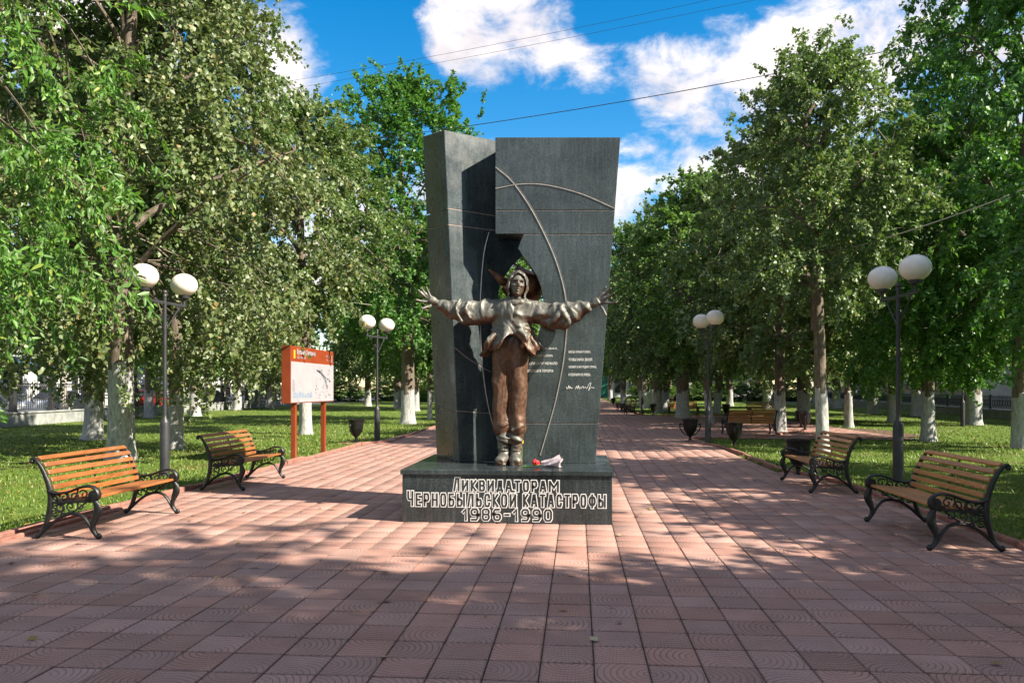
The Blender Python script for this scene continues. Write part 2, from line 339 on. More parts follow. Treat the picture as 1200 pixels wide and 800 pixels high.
    cb = N.new('ShaderNodeCombineXYZ'); L.new(ix, cb.inputs[0]); L.new(iy, cb.inputs[1])
    wn = N.new('ShaderNodeTexWhiteNoise'); wn.noise_dimensions = '3D'; L.new(cb.outputs[0], wn.inputs['Vector']); sc3 = N.new('ShaderNodeSeparateColor'); L.new(wn.outputs['Color'], sc3.inputs[0])
    flip = A('GREATER_THAN', sc3.outputs[0], .5); swap = A('GREATER_THAN', sc3.outputs[1], .62)
    mixf = lambda f, x, y: A('ADD', A('MULTIPLY', x, A('SUBTRACT', 1., f)), A('MULTIPLY', y, f))
    gx, gy = mixf(swap, fx, fy), mixf(swap, fy, fx)
    gy = mixf(flip, gy, A('SUBTRACT', 1., gy)); gx = A('SUBTRACT', gx, .5)
    rr = A('SQRT', A('ADD', A('MULTIPLY', gx, gx), A('MULTIPLY', gy, gy))); rs = A('MULTIPLY', rr, 8.4); ri = A('FLOOR', rs)
    e1 = A('ABSOLUTE', A('SUBTRACT', A('SUBTRACT', rs, ri), .5))                      # .5 at ring joint
    ang = A('ARCTAN2', gy, gx); cn = A('MULTIPLY', ang, A('MULTIPLY_ADD', ri, 1.55, 1.6)); cn = A('ADD', cn, A('MULTIPLY', ri, .5)); e2 = A('ABSOLUTE', A('SUBTRACT', A('FRACT', cn), .5))
    mr1 = N.new('ShaderNodeMapRange'); mr1.inputs['From Min'].default_value = .34; mr1.inputs['From Max'].default_value = .49; L.new(e1, mr1.inputs['Value'])
    mr2 = N.new('ShaderNodeMapRange'); mr2.inputs['From Min'].default_value = .39; mr2.inputs['From Max'].default_value = .5; L.new(e2, mr2.inputs['Value'])
    gr = A('MAXIMUM', mr1.outputs[0], A('MULTIPLY', mr2.outputs[0], .8))
    wearm = ramp(N, L, tex(N, L, 'World', 2.4, 5, .6), [(.3, (.35,) * 3), (.65, (1,) * 3)])
    gr = A('MULTIPLY', gr, wearm)
    n1 = tex(N, L, 'World', 3.5, 6, .6); n2 = tex(N, L, 'World', 60, 4, .7)
    base = ramp(N, L, n1, [(.25, (.33, .172, .14)), (.5, (.415, .222, .182)), (.8, (.46, .275, .232))])
    hs = N.new('ShaderNodeHueSaturation'); L.new(base, hs.inputs['Color'])
    L.new(A('MULTIPLY_ADD', sc3.outputs[2], .42, .74), hs.inputs['Value']); L.new(A('MULTIPLY_ADD', sc3.outputs[0], .28, .84), hs.inputs['Saturation'])
    c = mix(N, L, .28, hs.outputs[0], ramp(N, L, n2, [(.3, (.19, .11, .095)), (.7, (.58, .39, .335))]))
    stain = ramp(N, L, tex(N, L, 'World', .9, 6, .7), [(.52, (0, 0, 0)), (.75, (.45,) * 3)])
    c = mix(N, L, stain, c, (.24, .165, .145))
    ed = A('MINIMUM', A('MINIMUM', fx, A('SUBTRACT', 1., fx)), A('MINIMUM', fy, A('SUBTRACT', 1., fy)))
    mr3 = N.new('ShaderNodeMapRange'); mr3.inputs['From Min'].default_value = .015; mr3.inputs['From Max'].default_value = .06; mr3.inputs['To Min'].default_value = 1.; mr3.inputs['To Max'].default_value = 0.; L.new(ed, mr3.inputs['Value'])
    grime = A('MULTIPLY', mr3.outputs[0], ramp(N, L, tex(N, L, 'World', 7, 6, .7), [(.35, (.08,) * 3), (.65, (.5,) * 3)]))
    c = mix(N, L, grime, c, (.105, .075, .058))
    c = mix(N, L, A('MULTIPLY', gr, .85), c, (.085, .058, .047)); L.new(c, b.inputs['Base Color']); b.inputs['Roughness'].default_value = .78; b.inputs['Specular IOR Level'].default_value = .35
    bump(N, L, b, A('ADD', A('MULTIPLY', gr, -1.), A('MULTIPLY', n2, .35)), .7, .006); MAT['tile'] = m
    # brick facade
    m, nt, N, L, b = nodes('beige_brick'); tc = N.new('ShaderNodeNewGeometry'); sp = N.new('ShaderNodeSeparateXYZ'); L.new(tc.outputs['Position'], sp.inputs[0])
    cb = N.new('ShaderNodeCombineXYZ'); L.new(math_(N, L, 'ADD', sp.outputs[0], sp.outputs[1]), cb.inputs[0]); L.new(sp.outputs[2], cb.inputs[1])
    bt = N.new('ShaderNodeTexBrick'); bt.inputs['Scale'].default_value = 1; bt.inputs['Brick Width'].default_value = .26; bt.inputs['Row Height'].default_value = .085; bt.inputs['Mortar Size'].default_value = .008
    bt.inputs['Color1'].default_value = (.33, .24, .17, 1); bt.inputs['Color2'].default_value = (.42, .32, .24, 1); bt.inputs['Mortar'].default_value = (.25, .22, .19, 1); L.new(cb.outputs[0], bt.inputs['Vector'])
    L.new(bt.outputs['Color'], b.inputs['Base Color']); b.inputs['Roughness'].default_value = .9; MAT['brick'] = m
make_materials()

# ================================================================== SETTING
rng = np.random.default_rng(5); random.seed(7)
def sheet(name, rects, z, mat, kind='structure', parent=None):
    mb = MB()
    for x0, y0, x1, y1 in rects: mb.add([(x0, y0, z), (x1, y0, z), (x1, y1, z), (x0, y1, z)], [(0, 1, 2, 3)])
    o = mb.build(name, mat, parent)
    return tag(o, kind=kind)
g = sheet('ground', [(-900, -300, 900, 1500)], -.03, MAT['lawn'])
tag(g, 'green lawn with dry patches on both sides of the red path', 'ground')
st = sheet('street', [(-42, -60, -26.5, 260)], -.02, MAT['asphalt']); tag(st, 'grey asphalt street behind the left iron fence', 'street')
st = sheet('service_road', [(24.2, -60, 31.5, 260)], -.02, MAT['asphalt']); tag(st, 'grey asphalt strip between the right fence and brick building', 'street')
XL, XR, XR2 = -5.92, 3.72, 4.26
pav = sheet('paving', [(XL, -8, XR, 140), (XR, -8, XR2, 15.2), (XR, 25.0, 10.6, 46.)], -.013, MAT['joint'])
tag(pav, 'red square paving tiles with embossed cobble rings', 'paving')
T = .3; TX0, TY0 = -.2085, 4.15
def tile_mesh():
    mb = MB(); a, c = .1467, .1427; KY = .978
    V = [(sx * a, sy * a * KY, -.03) for sx, sy in ((-1, -1), (1, -1), (1, 1), (-1, 1))] + [(sx * a, sy * a * KY, -.004) for sx, sy in ((-1, -1), (1, -1), (1, 1), (-1, 1))] + [(sx * c, sy * c * KY, 0) for sx, sy in ((-1, -1), (1, -1), (1, 1), (-1, 1))]
    F = [(i, (i + 1) % 4, (i + 1) % 4 + 4, i + 4) for i in range(4)] + [(i + 4, (i + 1) % 4 + 4, (i + 1) % 4 + 8, i + 8) for i in range(4)] + [(8, 9, 10, 11)]
    mb.add(V, F); me = mb.mesh('tile'); me.materials.append(MAT['tile']); return me
def paving_tiles():
    me = tile_mesh(); tv = np.array([v.co[:] for v in me.vertices]); tf = np.array([list(p.vertices) for p in me.polygons])
    cells = []
    for j in range(-18, 154):
        y = TY0 + (j + .5) * T
        for i in range(-40, 40):
            x = TX0 + (i + .5) * T
            if x - .15 < XL - .02: continue
            lim = XR2 if y < 15.1 else XR
            if y > 25.15 and y < 45.8: lim = 10.5
            if x + .15 > lim + .06: continue
            cells.append((x, y))
    s, c = math.sin(TH), math.cos(TH)
    def vis(x, y):
        z = -x * s + y * c
        if z < 1: return None
        px = 600 + FPX * (x * c + y * s) / z; py = YH + FPX * CAM_H / z
        return z if (-15 < px < 1215 and py < 812) else None
    vz = [(vis(x, y), k) for k, (x, y) in enumerate(cells)]
    near = set(k for z, k in sorted((z, k) for z, k in vz if z)[:300])
    V = []; n = 0
    for k, (x, y) in enumerate(cells):
        dz = random.gauss(0, .0016); tx, ty = random.gauss(0, .0022), random.gauss(0, .0022)
        if k in near:
            o = link('tile', me, pav); o.location = (x, y, dz); o.rotation_euler = (tx, ty, random.gauss(0, .003))
        else:
            v = tv.copy(); v[:, 2] += dz + v[:, 1] * tx - v[:, 0] * ty; v[:, 0] += x; v[:, 1] += y; V.append(v); n += 1
    F = np.concatenate([tf + 12 * i for i in range(n)]); me2 = fast_mesh('tile_field', np.concatenate(V), F)
    o = link('tile_field', me2, pav, MAT['tile']); o['kind'] = 'stuff'
    far = sheet('far_paving', [(XL, 50.4, XR, 140)], -.003, MAT['tile'], 'stuff', pav)
paving_tiles()
def kerb(name, pts, label, w=.085, h0=-.06, h1=.055, cut=60):
    root = tag(empty(name, (0, 0, 0)), label, 'kerb', kind='structure')
    mb = MB(); mb.box((0, 0, (h0 + h1) / 2), (1, w, h1 - h0)); me = mb.mesh('kerb_stone', .012, None); me.materials.append(MAT['kerb'])
    for a, b in zip(pts[:-1], pts[1:]):
        a, b = Vector(a), Vector(b); d = b - a; n = max(1, round(d.length / .98)); L_ = d.length / n
        for i in range(n):
            p = a + d * ((i + .5) / n); o = link('kerb_stone', me, root); o.location = (p.x + random.gauss(0, .006), p.y, random.gauss(0, .008)); o.scale = (L_ - .012, 1, 1); o.rotation_euler = (random.gauss(0, .03), random.gauss(0, .006), math.atan2(d.y, d.x) + random.gauss(0, .006))
    return root
kerb('left_kerb', [(-5.97, -4), (-5.97, 20.6), (-6.05, 21.5), (-5.42, 22.3), (-5.75, 30), (-5.95, 70)], 'red concrete kerb between the path and the sunny lawn')
kerb('right_kerb', [(4.31, -4), (4.31, 13.0), (3.84, 15.7), (3.82, 21.1), (3.3, 23.4), (3.5, 24.7), (5.6, 25.3), (8.4, 29.5)], 'red concrete kerb between the path and the shaded lawn')
kerb('far_kerb', [(10.6, 46.1), (3.75, 46.1), (3.75, 90)], 'red kerb behind the benches of the side seating bay')
k = kerb('loose_kerb', [(-5.8, 6.3), (-5.82, 8.9), (-5.8, 9.8)], 'loose red kerb stones lying behind the sunlit bench', .07, -.05, .035)
sheet('bare_soil', [(8.2, 26.5, 11.5, 31.5)], -.008, MAT['soil']); bpy.data.objects['bare_soil']['label'] = 'bare brown soil by the seating bay'; bpy.data.objects['bare_soil']['category'] = 'soil'

def grass():
    def blades(name, xs, ys, label, hmul=1.):
        n = len(xs); z0 = -.03; dist = np.hypot(xs, ys); h = rng.uniform(.025, .065, n) * hmul * np.clip(dist / 14, .8, 1.7) ** .5; w = .0055 * np.clip(dist / 9, 1, 3) * rng.uniform(.7, 1.4, n)
        a = rng.uniform(0, 2 * np.pi, n); lean = rng.uniform(.2, .9, n) * h; b = rng.uniform(0, 2 * np.pi, n)
        base = np.stack([xs, ys, np.full(n, z0)], 1); sd = np.stack([np.cos(a) * w, np.sin(a) * w, np.zeros(n)], 1); tip = base + np.stack([np.cos(b) * lean, np.sin(b) * lean, h], 1)
        V = np.stack([base - sd, base + sd, tip], 1).reshape(-1, 3); F = np.arange(3 * n).reshape(-1, 3)
        o = link(name, fast_mesh(name, V, F), None, MAT['grass']); tag(o, label, 'grass', kind='stuff')
    def sample(n, x0, x1, y0, y1, test):
        u = rng.uniform(0, 1, n); y = 1 / (1 / y0 + u * (1 / y1 - 1 / y0)); x = x0 + (x1 - x0) * rng.uniform(0, 1, n) ** (1.6)
        keep = test(x, y); x, y = x[keep], y[keep]
        m = np.array([mnoise.noise((a * 1.3, b * 1.3, 0)) + .6 * mnoise.noise((a * .45, b * .45, 3)) for a, b in zip(x, y)]) if len(x) < 400000 else np.ones(len(x))
        k = m + rng.uniform(-.5, .9, len(x)) > -.05; return x[k], y[k]
    x, y = sample(170000, -6.02, -26, 5.5, 70, lambda x, y: (x < -6.03) & (x / y > -.86)); blades('lawn_grass', x, y, 'sunlit lawn grass with shadow bands left of the path')
    x, y = sample(170000, 3.9, 24, 6., 75, lambda x, y: ((x > 4.37) | ((y > 15.3) & (x > 3.9))) & ~((x < 10.6) & (y > 24.9) & (y < 46.1)) & (x / y < .60))
    # weeds at the right kerb
    k = 2600; yc = rng.choice(np.array([8.3, 9.1, 9.9, 10.6, 11.3, 12.0, 12.9, 13.6, 14.4, 14.9, 15.4, 16.8, 18.2]), k); wx = 4.2 + rng.normal(0, .06, k); wy = yc + rng.normal(0, .10, k)
    x = np.concatenate([x, np.where(wy > 15, 3.75 + rng.normal(0, .05, k), wx)]); y = np.concatenate([y, wy]); blades('shaded_grass', x, y, 'green lawn grass and kerb weeds in shade right of the path')
    n = 1500; xs = np.where(rng.uniform(0, 1, n) < .6, rng.uniform(-20, -6.1, n), rng.uniform(4.4, 14, n)); ys = 1 / (1 / 6 + rng.uniform(0, 1, n) * (1 / 45 - 1 / 6))
    xp = rng.uniform(-5.8, 4.2, 190); yp = rng.uniform(4.3, 22, 190); xs = np.concatenate([xs, xp]); ys = np.concatenate([ys, yp]); zz = np.concatenate([rng.uniform(-.005, .03, n), np.full(190, .004)]); n += 190
    s = rng.uniform(.018, .045, n); a = rng.uniform(0, 6.28, n); q = np.stack([np.cos(a), np.sin(a), rng.uniform(-.35, .35, n)], 1) * s[:, None]; p = np.stack([-np.sin(a), np.cos(a), rng.uniform(-.35, .35, n)], 1) * s[:, None] * .7
    c = np.stack([xs, ys, zz + .012], 1); V = np.stack([c - q, c - p, c + q, c + p], 1).reshape(-1, 3)
    o = link('fallen_leaves', fast_mesh('fallen_leaves', V, np.arange(4 * n).reshape(-1, 4)), None, MAT['dryleaf']); tag(o, 'dry yellow and brown leaves scattered over the lawns', 'leaves', kind='stuff')
grass()

# ================================================================== MONUMENT
PZ = .61
PX0, PX1, PY0, PY1 = -2.03, .39, 8.98, 11.15
mon = empty('monument', ((PX0 + PX1) / 2, (PY0 + PY1) / 2, 0), 0, 'dark granite memorial with split slabs on a low inscribed pedestal', 'monument')
minv = Matrix.Translation(-Vector(mon.location))
class PM(MB):                                   # monument piece given in world coordinates
    def build(s, name, mat, parent=None, **k):
        o = MB.build(s, name, mat, None, **k); o.data.transform(minv); o.parent = parent or mon; return o
def monument():
    ped = PM(); jx = G(594, 613).x
    ped.box(((PX0 + PX1) / 2, (PY0 + PY1) / 2 + .03, .27), (PX1 - PX0 - .03, PY1 - PY0 - .08, .54)); po = ped.build('pedestal', MAT['granite_ped'])
    for a, b in ((PX0, jx - .0015), (jx + .0015, PX1)): q = PM(); q.box(((a + b) / 2, PY0 + .06, .277), (b - a, .12, .554)); q.build('face_panel', MAT['granite_ped'], po, bevel=.003)
    for xx, sgn in ((PX0, 1), (PX1, -1)): q = PM(); q.box((xx + sgn * .02, (PY0 + PY1) / 2 + .0615, .277), (.04, PY1 - PY0 - .123, .554)); q.build('side_panel', MAT['granite_ped'], po, bevel=.003)
    xs = [PX0 - .022, jx, G(656, 550).x + .05, PX1 + .022]; ys = [PY0 - .022, 9.62, PY1 + .02]
    for a, b in zip(xs[:-1], xs[1:]):
        for c, d in zip(ys[:-1], ys[1:]): q = PM(); q.box(((a + b) / 2, (c + d) / 2, .5825), (b - a - .003, d - c - .003, .055)); q.build('top_slab', MAT['granite_ped'], po, bevel=.004)
    # right slab
    P = lambda x, y: on_plane(x, y, (0, 9.9, 0), (0, 1, 0))
    bot = lambda x: Vector((P(x, 543).x, 9.9, PZ))
    polys = [[P(580.5, 161), P(727, 161), P(720.6, 246), P(580.5, 246)],
             [P(580.5, 247), P(720.5, 247), P(718.4, 274), P(580.5, 274)],
             [P(*q) for q in ((613, 275), (718.3, 275), (701.6, 495.5), (612, 495.5), (612, 445), (617, 428), (629, 398), (635.5, 375), (637, 354), (634, 337), (629, 323), (620.5, 310), (612, 299), (607, 291))],
             [P(612, 496.5), P(701.5, 496.5), bot(698), bot(612)]]
    rs = None
    for i, pl in enumerate(polys):
        q = PM(); q.prism(pl, (0, .5, 0))
        if i == 0: rs = q.build('right_slab', MAT['granite'], bevel=.004)
        else: q.build('granite_panel', MAT['granite'], rs, bevel=.004)
    for (a, b, c, d) in ((580.8, 246, 720.3, 247), (613.3, 274, 718.2, 275), (612.5, 495.5, 701.3, 496.5)):
        q = PM(); o = Vector((0, .005, 0)); q.prism([P(a, b - .3) + o, P(c, b - .3) + o, P(c, d + .3) + o, P(a, d + .3) + o], (0, .05, 0)); q.build('mortar_joint', MAT['granite_edge'], rs)
    # left wedge: two faces meeting in a forward prow
    pt, pb = Vector((-1.70, 9.92, 4.85)), Vector((-1.512, 9.96, PZ))
    e = Vector((.61, .46, 0)).normalized(); nR = (pt - pb).cross(e).normalized(); nR = nR if nR.y > 0 else -nR
    e2 = Vector((-.30, .52, 0)).normalized(); nL = (pt - pb).cross(e2).normalized(); nL = nL if nL.y > 0 else -nL
    PR = lambda x, y: on_plane(x, y, pt, nR); PL = lambda x, y: on_plane(x, y, pt, nL)
    polysR = [[pt, PR(640, 177), PR(640, 262), PR(524.8, 243.5)], [PR(524.9, 244.5), PR(640, 263), PR(640, 277), PR(525.6, 262.5)],
              [PR(*q) for q in ((525.7, 263.5), (640, 278), (640, 293), (612, 300), (601, 311), (592, 322), (586.5, 333), (584, 345), (586, 362), (600, 395), (622, 430), (622, 487), (535.4, 481))],
              [PR(535.5, 482), PR(622, 488), pb + e * 1.25, pb]]
    wd = None
    for i, pl in enumerate(polysR):
        q = PM(); q.prism(pl, nR * .16)
        if i == 0: wd = q.build('left_wedge', MAT['granite'], bevel=.004)
        else: q.build('granite_panel', MAT['granite'], wd, bevel=.004)
    bl = pb + e2 * .6
    LE = lambda y: 496 + 16 * (y - 160) / 376
    polysL = [[PL(496, 160), pt, PL(524.7, 243.5), PL(LE(251.5), 251.5)], [PL(LE(252.5), 252.5), PL(524.8, 244.5), PL(525.5, 262.5), PL(LE(269), 269)],
              [PL(LE(270), 270), PL(525.6, 263.5), PL(535.2, 481), PL(LE(478), 478)], [PL(LE(479), 479), PL(535.3, 482), pb, Vector((PL(512, 536).x, PL(512, 536).y, PZ))]]
    for pl in polysL: q = PM(); q.prism([p - nL * .002 for p in pl], nL * .012); q.build('granite_panel', MAT['granite'], wd, bevel=.004)
    q = PM(); q.prism([PL(498, 163), pt + e2 * .10 - Vector((0, 0, .03)), pb + e2 * .10, bl - e2 * .03], nL * .10)
    for v_i in range(len(q.v)): q.v[v_i] = tuple(Vector(q.v[v_i]) + nL * .0105)
    q.build('wedge_backing', MAT['granite_edge'], wd)
    for (a_, b_, c_, d_) in (((524.9, 243.2), (639, 261.7), (639, 263.3), (524.9, 244.8)), ((525.7, 262.2), (639, 276.7), (639, 278.3), (525.7, 263.8)), ((535.5, 480.7), (621, 486.7), (621, 488.3), (535.5, 482.3))):
        q = PM(); q.prism([PR(*t_) + nR * .004 for t_ in (a_, b_, c_, d_)], nR * .04); q.build('mortar_joint', MAT['granite_edge'], wd)
    q = PM(); k = .03; back_t = [pt + Vector((.0, .12, -.03)), pt + e2 * .5 + Vector((.06, .0, -.03)), pt + e2 * .5 + Vector((.35, .45, -.03)), pt + e * .75 + Vector((0, .3, -.03))]
    back_b = [pb + Vector((.0, .14, 0)), pb + e2 * .5 + Vector((.06, 0, 0)), pb + e2 * .5 + Vector((.3, .45, 0)), pb + e * .55 + Vector((0, .35, 0))]
    q.add(back_b + back_t, [(0, 1, 2, 3), (7, 6, 5, 4)] + [(i, i + 4, (i + 1) % 4 + 4, (i + 1) % 4) for i in range(4)]); q.build('wedge_core', MAT['granite'], wd)
    # orbit inlays
    def rod(pts, f, nrm, r=.0085, mat='inlay'):
        pp = spl([f(*p) for p in pts], 40); q = PM(); q.tube([Vector(p) - Vector(nrm) * .001 for p in pp], r, 6); q.build('orbit_inlay', MAT[mat], mon, smooth=40)
        q = PM(); q.tube([Vector(p) + Vector((.009, .003, .012)) for p in pp], .009, 5); q.build('orbit_shade', MAT['cable'], mon)  # dark tube paints the shaded upper side of a groove
    ny = (0, 1, 0)
    rod([(580.8, 196), (600, 213), (623, 246), (646, 292), (658, 327), (663.5, 356), (664, 385), (660, 425), (651, 470), (641, 506), (633, 533)], P, ny)
    rod([(580.8, 221), (610, 216), (640, 217), (680, 227), (719.5, 244)], P, ny)
    rod([(573, 272), (567, 298), (563.5, 340), (563, 380), (565, 425), (571, 470), (580, 505), (590, 527)], PR, nR, .008)
    rod([(532.5, 407), (550, 421), (575, 436)], PR, nR, .006)
    # bell behind the head, tilted with a torn rim
    bell = PM(); ax = Vector((-.93, .12, .30)).normalized(); c0 = on_plane(634, 341, (0, 10.5, 0), (0, 1, 0)); up = ax.orthogonal().normalized(); sd = ax.cross(up)
    prof = [(.02, -.02), (.15, .0), (.215, .06), (.235, .18), (.245, .28), (.26, .34), (.28, .38)]; n = 40; V = []
    for i, (r, t) in enumerate(prof):
        for j in range(n):
            a = 2 * math.pi * j / n; tt = t
            if i >= 5: tt = t + (.10 if i == 6 else .03) * max(0, math.sin(3 * a + .9)) ** 3
            V.append(c0 + ax * tt + (up * math.cos(a) + sd * math.sin(a)) * r * .92)
    bell.add(V, [(i * n + j, i * n + (j + 1) % n, (i + 1) * n + (j + 1) % n, (i + 1) * n + j) for i in range(len(prof) - 1) for j in range(n)] + [tuple(range(n - 1, -1, -1))])
    bo = bell.build('bell', MAT['copper'], smooth=50); bo['label'] = 'torn brown copper bell hanging in the arched opening'
    md = bo.modifiers.new('thick', 'SOLIDIFY'); md.thickness = .025
    hn = PM(); A = on_plane(573, 316, (0, 10.05, 0), (0, 1, 0)); B = on_plane(590, 330, (0, 10.12, 0), (0, 1, 0)); C = on_plane(602, 336, (0, 10.35, 0), (0, 1, 0))
    hn.tube([A, A.lerp(B, .5), B, C], [.010, .04, .06, .06], 10, ry=[.006, .02, .03, .04], res=10); hn.build('bell_shard', MAT['copper'], bo, smooth=50)
    # lettering
    def text_raw(s, off, space=1.):
        cu = bpy.data.curves.new('txt', 'FONT'); cu.body = s; cu.size = 1; cu.offset = off; cu.space_character = space; cu.resolution_u = 4; cu.extrude = 0
        o = bpy.data.objects.new('txt', cu); col.objects.link(o); dg = bpy.context.evaluated_depsgraph_get(); me = bpy.data.meshes.new_from_object(o.evaluated_get(dg)); bpy.data.objects.remove(o); bpy.data.curves.remove(cu)
        return me
    def bbox(me):
        a = np.zeros(len(me.vertices) * 3, np.float32); me.vertices.foreach_get('co', a); a = a.reshape(-1, 3); return a.min(0), a.max(0)
    def put_text(name, s, x0, x1, z0, z1, f, parent, mat, outline=None, space=1., bold=0., lift=.003, wide=0.):
        me0 = text_raw(s, 0, space); lo, hi = bbox(me0); sx = (x1 - x0) / (hi[0] - lo[0]); sz = (z1 - z0) / (hi[1] - lo[1])
        def place(me, nm, m, lf, par):
            for v in me.vertices: v.co = f(x0 + (v.co.x - lo[0]) * sx, z0 + (v.co.y - lo[1]) * sz, lf)
            me.transform(minv); me.name = nm; o = link(nm, me, par, m); return o
        if outline:
            fill = text_raw(s, bold, space); bm = bmesh.new(); bm.from_mesh(fill); bmesh.ops.remove_doubles(bm, verts=bm.verts, dist=2e-3); bm.verts.index_update(); mb = MB(); w = outline
            nx = {}
            for ed in bm.edges:
                if len(ed.link_faces) == 1:
                    for u_, v_ in ((ed.verts[0], ed.verts[1]), (ed.verts[1], ed.verts[0])): nx.setdefault(u_.index, []).append(v_.index)
            bm.verts.ensure_lookup_table(); seen = set()
            for s0 in nx:
                if s0 in seen: continue
                loop = [s0]; seen.add(s0)
                while True:
                    c_ = [k_ for k_ in nx[loop[-1]] if k_ not in seen]
                    if not c_: break
                    loop.append(c_[0]); seen.add(c_[0])
                if len(loop) < 3: continue
                pts = [f(x0 + (bm.verts[k_].co.x - lo[0]) * sx, z0 + (bm.verts[k_].co.y - lo[1]) * sz, 0.) for k_ in loop]; m_ = len(pts); V = []
                for k_ in range(m_):
                    d1 = (pts[k_] - pts[k_ - 1]).normalized(); d2 = (pts[(k_ + 1) % m_] - pts[k_]).normalized(); t_ = d1 + d2
                    if t_.length < 1e-4: t_ = d1
                    t_.normalize(); n_ = Vector((-t_.z, 0, t_.x)); w2 = w / max(.55, abs(n_.dot(Vector((-d1.z, 0, d1.x)))))
                    V += [pts[k_] - n_ * w2, pts[k_] - n_ * w2 * .8 + Vector((0, -lift, 0)), pts[k_] + n_ * w2 * .8 + Vector((0, -lift, 0)), pts[k_] + n_ * w2]
                mb.add(V, [(k_ * 4 + j_, k_ * 4 + j_ + 1, ((k_ + 1) % m_) * 4 + j_ + 1, ((k_ + 1) % m_) * 4 + j_) for k_ in range(m_) for j_ in range(3)])
            bm.free(); me1 = mb.mesh(name); me1.transform(minv); base = link(name, me1, parent, MAT['text_white'])
            place(fill, 'letter_fill', MAT['granite_ped'], .0012, base)
        else: base = place(text_raw(s, bold, space), name, mat, lift, parent)
        return base
    fr = lambda x, z, l: Vector((x, PY0 - l, z))
    gx = lambda px, py: on_plane(px, py, (0, PY0, 0), (0, 1, 0))
    rr = lambda x0, y0, x1, y1, c=.2: [(x0, y0 + c), (x0, y1 - c), (x0 + c, y1), (x1 - c, y1), (x1, y1 - c), (x1, y0 + c), (x1 - c, y0), (x0 + c, y0)]
    V_, H_ = lambda x: (0, [(x, 0), (x, 1)]), lambda y, x0=0, x1=1: (0, [(x0, y), (x1, y)])
    GL = {'Л': (1.05, [(0, [(0, 0), (.38, 1), (1, 1), (1, 0)])]), 'И': (1.1, [V_(0), V_(1), (0, [(0, .05), (1, .95)])]), 'К': (1, [V_(0), (0, [(.95, 1), (.12, .5), (.95, 0)])]),
          'В': (1, [(1, [(0, 0), (0, 1), (.75, 1), (.95, .85), (.95, .66), (.8, .52), (1, .36), (1, .16), (.8, 0)]), H_(.52, .1, .75)]), 'Д': (1.15, [(0, [(.2, .1), (.38, 1), (.85, 1), (.85, .1)]), (0, [(0, -.1), (0, .06), (1.04, .06), (1.04, -.1)])]),
          'А': (1.15, [(0, [(0, 0), (.36, 1), (.64, 1), (1, 0)]), H_(.28, .25, .75)]), 'Т': (1, [H_(1), (0, [(.5, 0), (.5, .9)])]), 'О': (1, [(1, rr(0, 0, 1, 1))]), 'Р': (.95, [(0, [(0, 0), (0, 1), (.8, 1), (1, .82), (1, .58), (.8, .42), (.12, .42)])]),
          'М': (1.95, [V_(0), V_(1), (0, [(.06, .95), (.5, .38), (.94, .95)])]), 'Ч': (1, [(0, [(0, 1), (0, .6), (.2, .44), (.9, .44)]), V_(1)]), 'Е': (.9, [(0, [(.95, 1), (0, 1), (0, 0), (.95, 0)]), H_(.5, .1, .85)]), 'Н': (1, [V_(0), V_(1), H_(.5, .1, .9)]),
          'Б': (.95, [(0, [(.9, 1), (0, 1), (0, 0), (.8, 0), (1, .16), (1, .42), (.8, .56), (.12, .56)])]), 'Ы': (1.5, [(0, [(0, 1), (0, 0), (.48, 0), (.62, .16), (.62, .42), (.48, .56), (.1, .56)]), V_(1)]), 'Ь': (.95, [(0, [(0, 1), (0, 0), (.8, 0), (1, .16), (1, .42), (.8, .56), (.12, .56)])]),
          'С': (.95, [(0, [(1, .74), (1, .82), (.8, 1), (.2, 1), (0, .82), (0, .18), (.2, 0), (.8, 0), (1, .18), (1, .26)])]), 'Й': (1.1, [V_(0), V_(1), (0, [(0, .05), (1, .95)]), (0, [(.3, 1.32), (.7, 1.32)])]), 'Ф': (1.35, [(1, rr(0, .16, 1, .86)), (0, [(.5, -.05), (.5, 1.05)])]),
          '1': (.5, [(0, [(0, .72), (.85, 1), (.85, 0)])]), '9': (1, [(0, [(1, .45), (.2, .45), (0, .6), (0, .82), (.2, 1), (.8, 1), (1, .82), (1, .18), (.8, 0), (.1, 0)])]), '8': (1, [(1, [(.2, 0), (0, .16), (0, .38), (.15, .52), (0, .66), (0, .84), (.2, 1), (.8, 1), (1, .84), (1, .66), (.85, .52), (1, .38), (1, .16), (.8, 0)]), H_(.52, .25, .75)]),
          '6': (1, [(0, [(0, .55), (.8, .55), (1, .4), (1, .18), (.8, 0), (.2, 0), (0, .18), (0, .82), (.2, 1), (.8, 1)])]), '0': (1, [(1, rr(0, 0, 1, 1))]), '-': (.55, [H_(.5)])}
    def ribbon(mb, pts, closed, hw, lift):
        P2 = [Vector(p) for p in pts]; n = len(P2)
        if not closed: P2[0] = P2[0] + (P2[0] - P2[1]).normalized() * hw * .98; P2[-1] = P2[-1] + (P2[-1] - P2[-2]).normalized() * hw * .98
        L2 = []
        for i in range(n):
            d1 = (P2[i] - P2[i - 1]).normalized() if (closed or i > 0) else (P2[1] - P2[0]).normalized(); d2 = (P2[(i + 1) % n] - P2[i]).normalized() if (closed or i < n - 1) else d1
            n1, n2 = Vector((-d1.y, d1.x)), Vector((-d2.y, d2.x)); m_ = (n1 + n2); m_ = m_.normalized() if m_.length > 1e-3 else n1; w2 = min(hw / max(.2, m_.dot(n1)), hw * 1.9); L2 += [P2[i] + m_ * w2, P2[i] - m_ * w2]
        mb.add([fr(p.x, p.y, lift) for p in L2], [(2 * i, 2 * i + 1, 2 * ((i + 1) % n) + 1, 2 * ((i + 1) % n)) for i in range(n if closed else n - 1)])
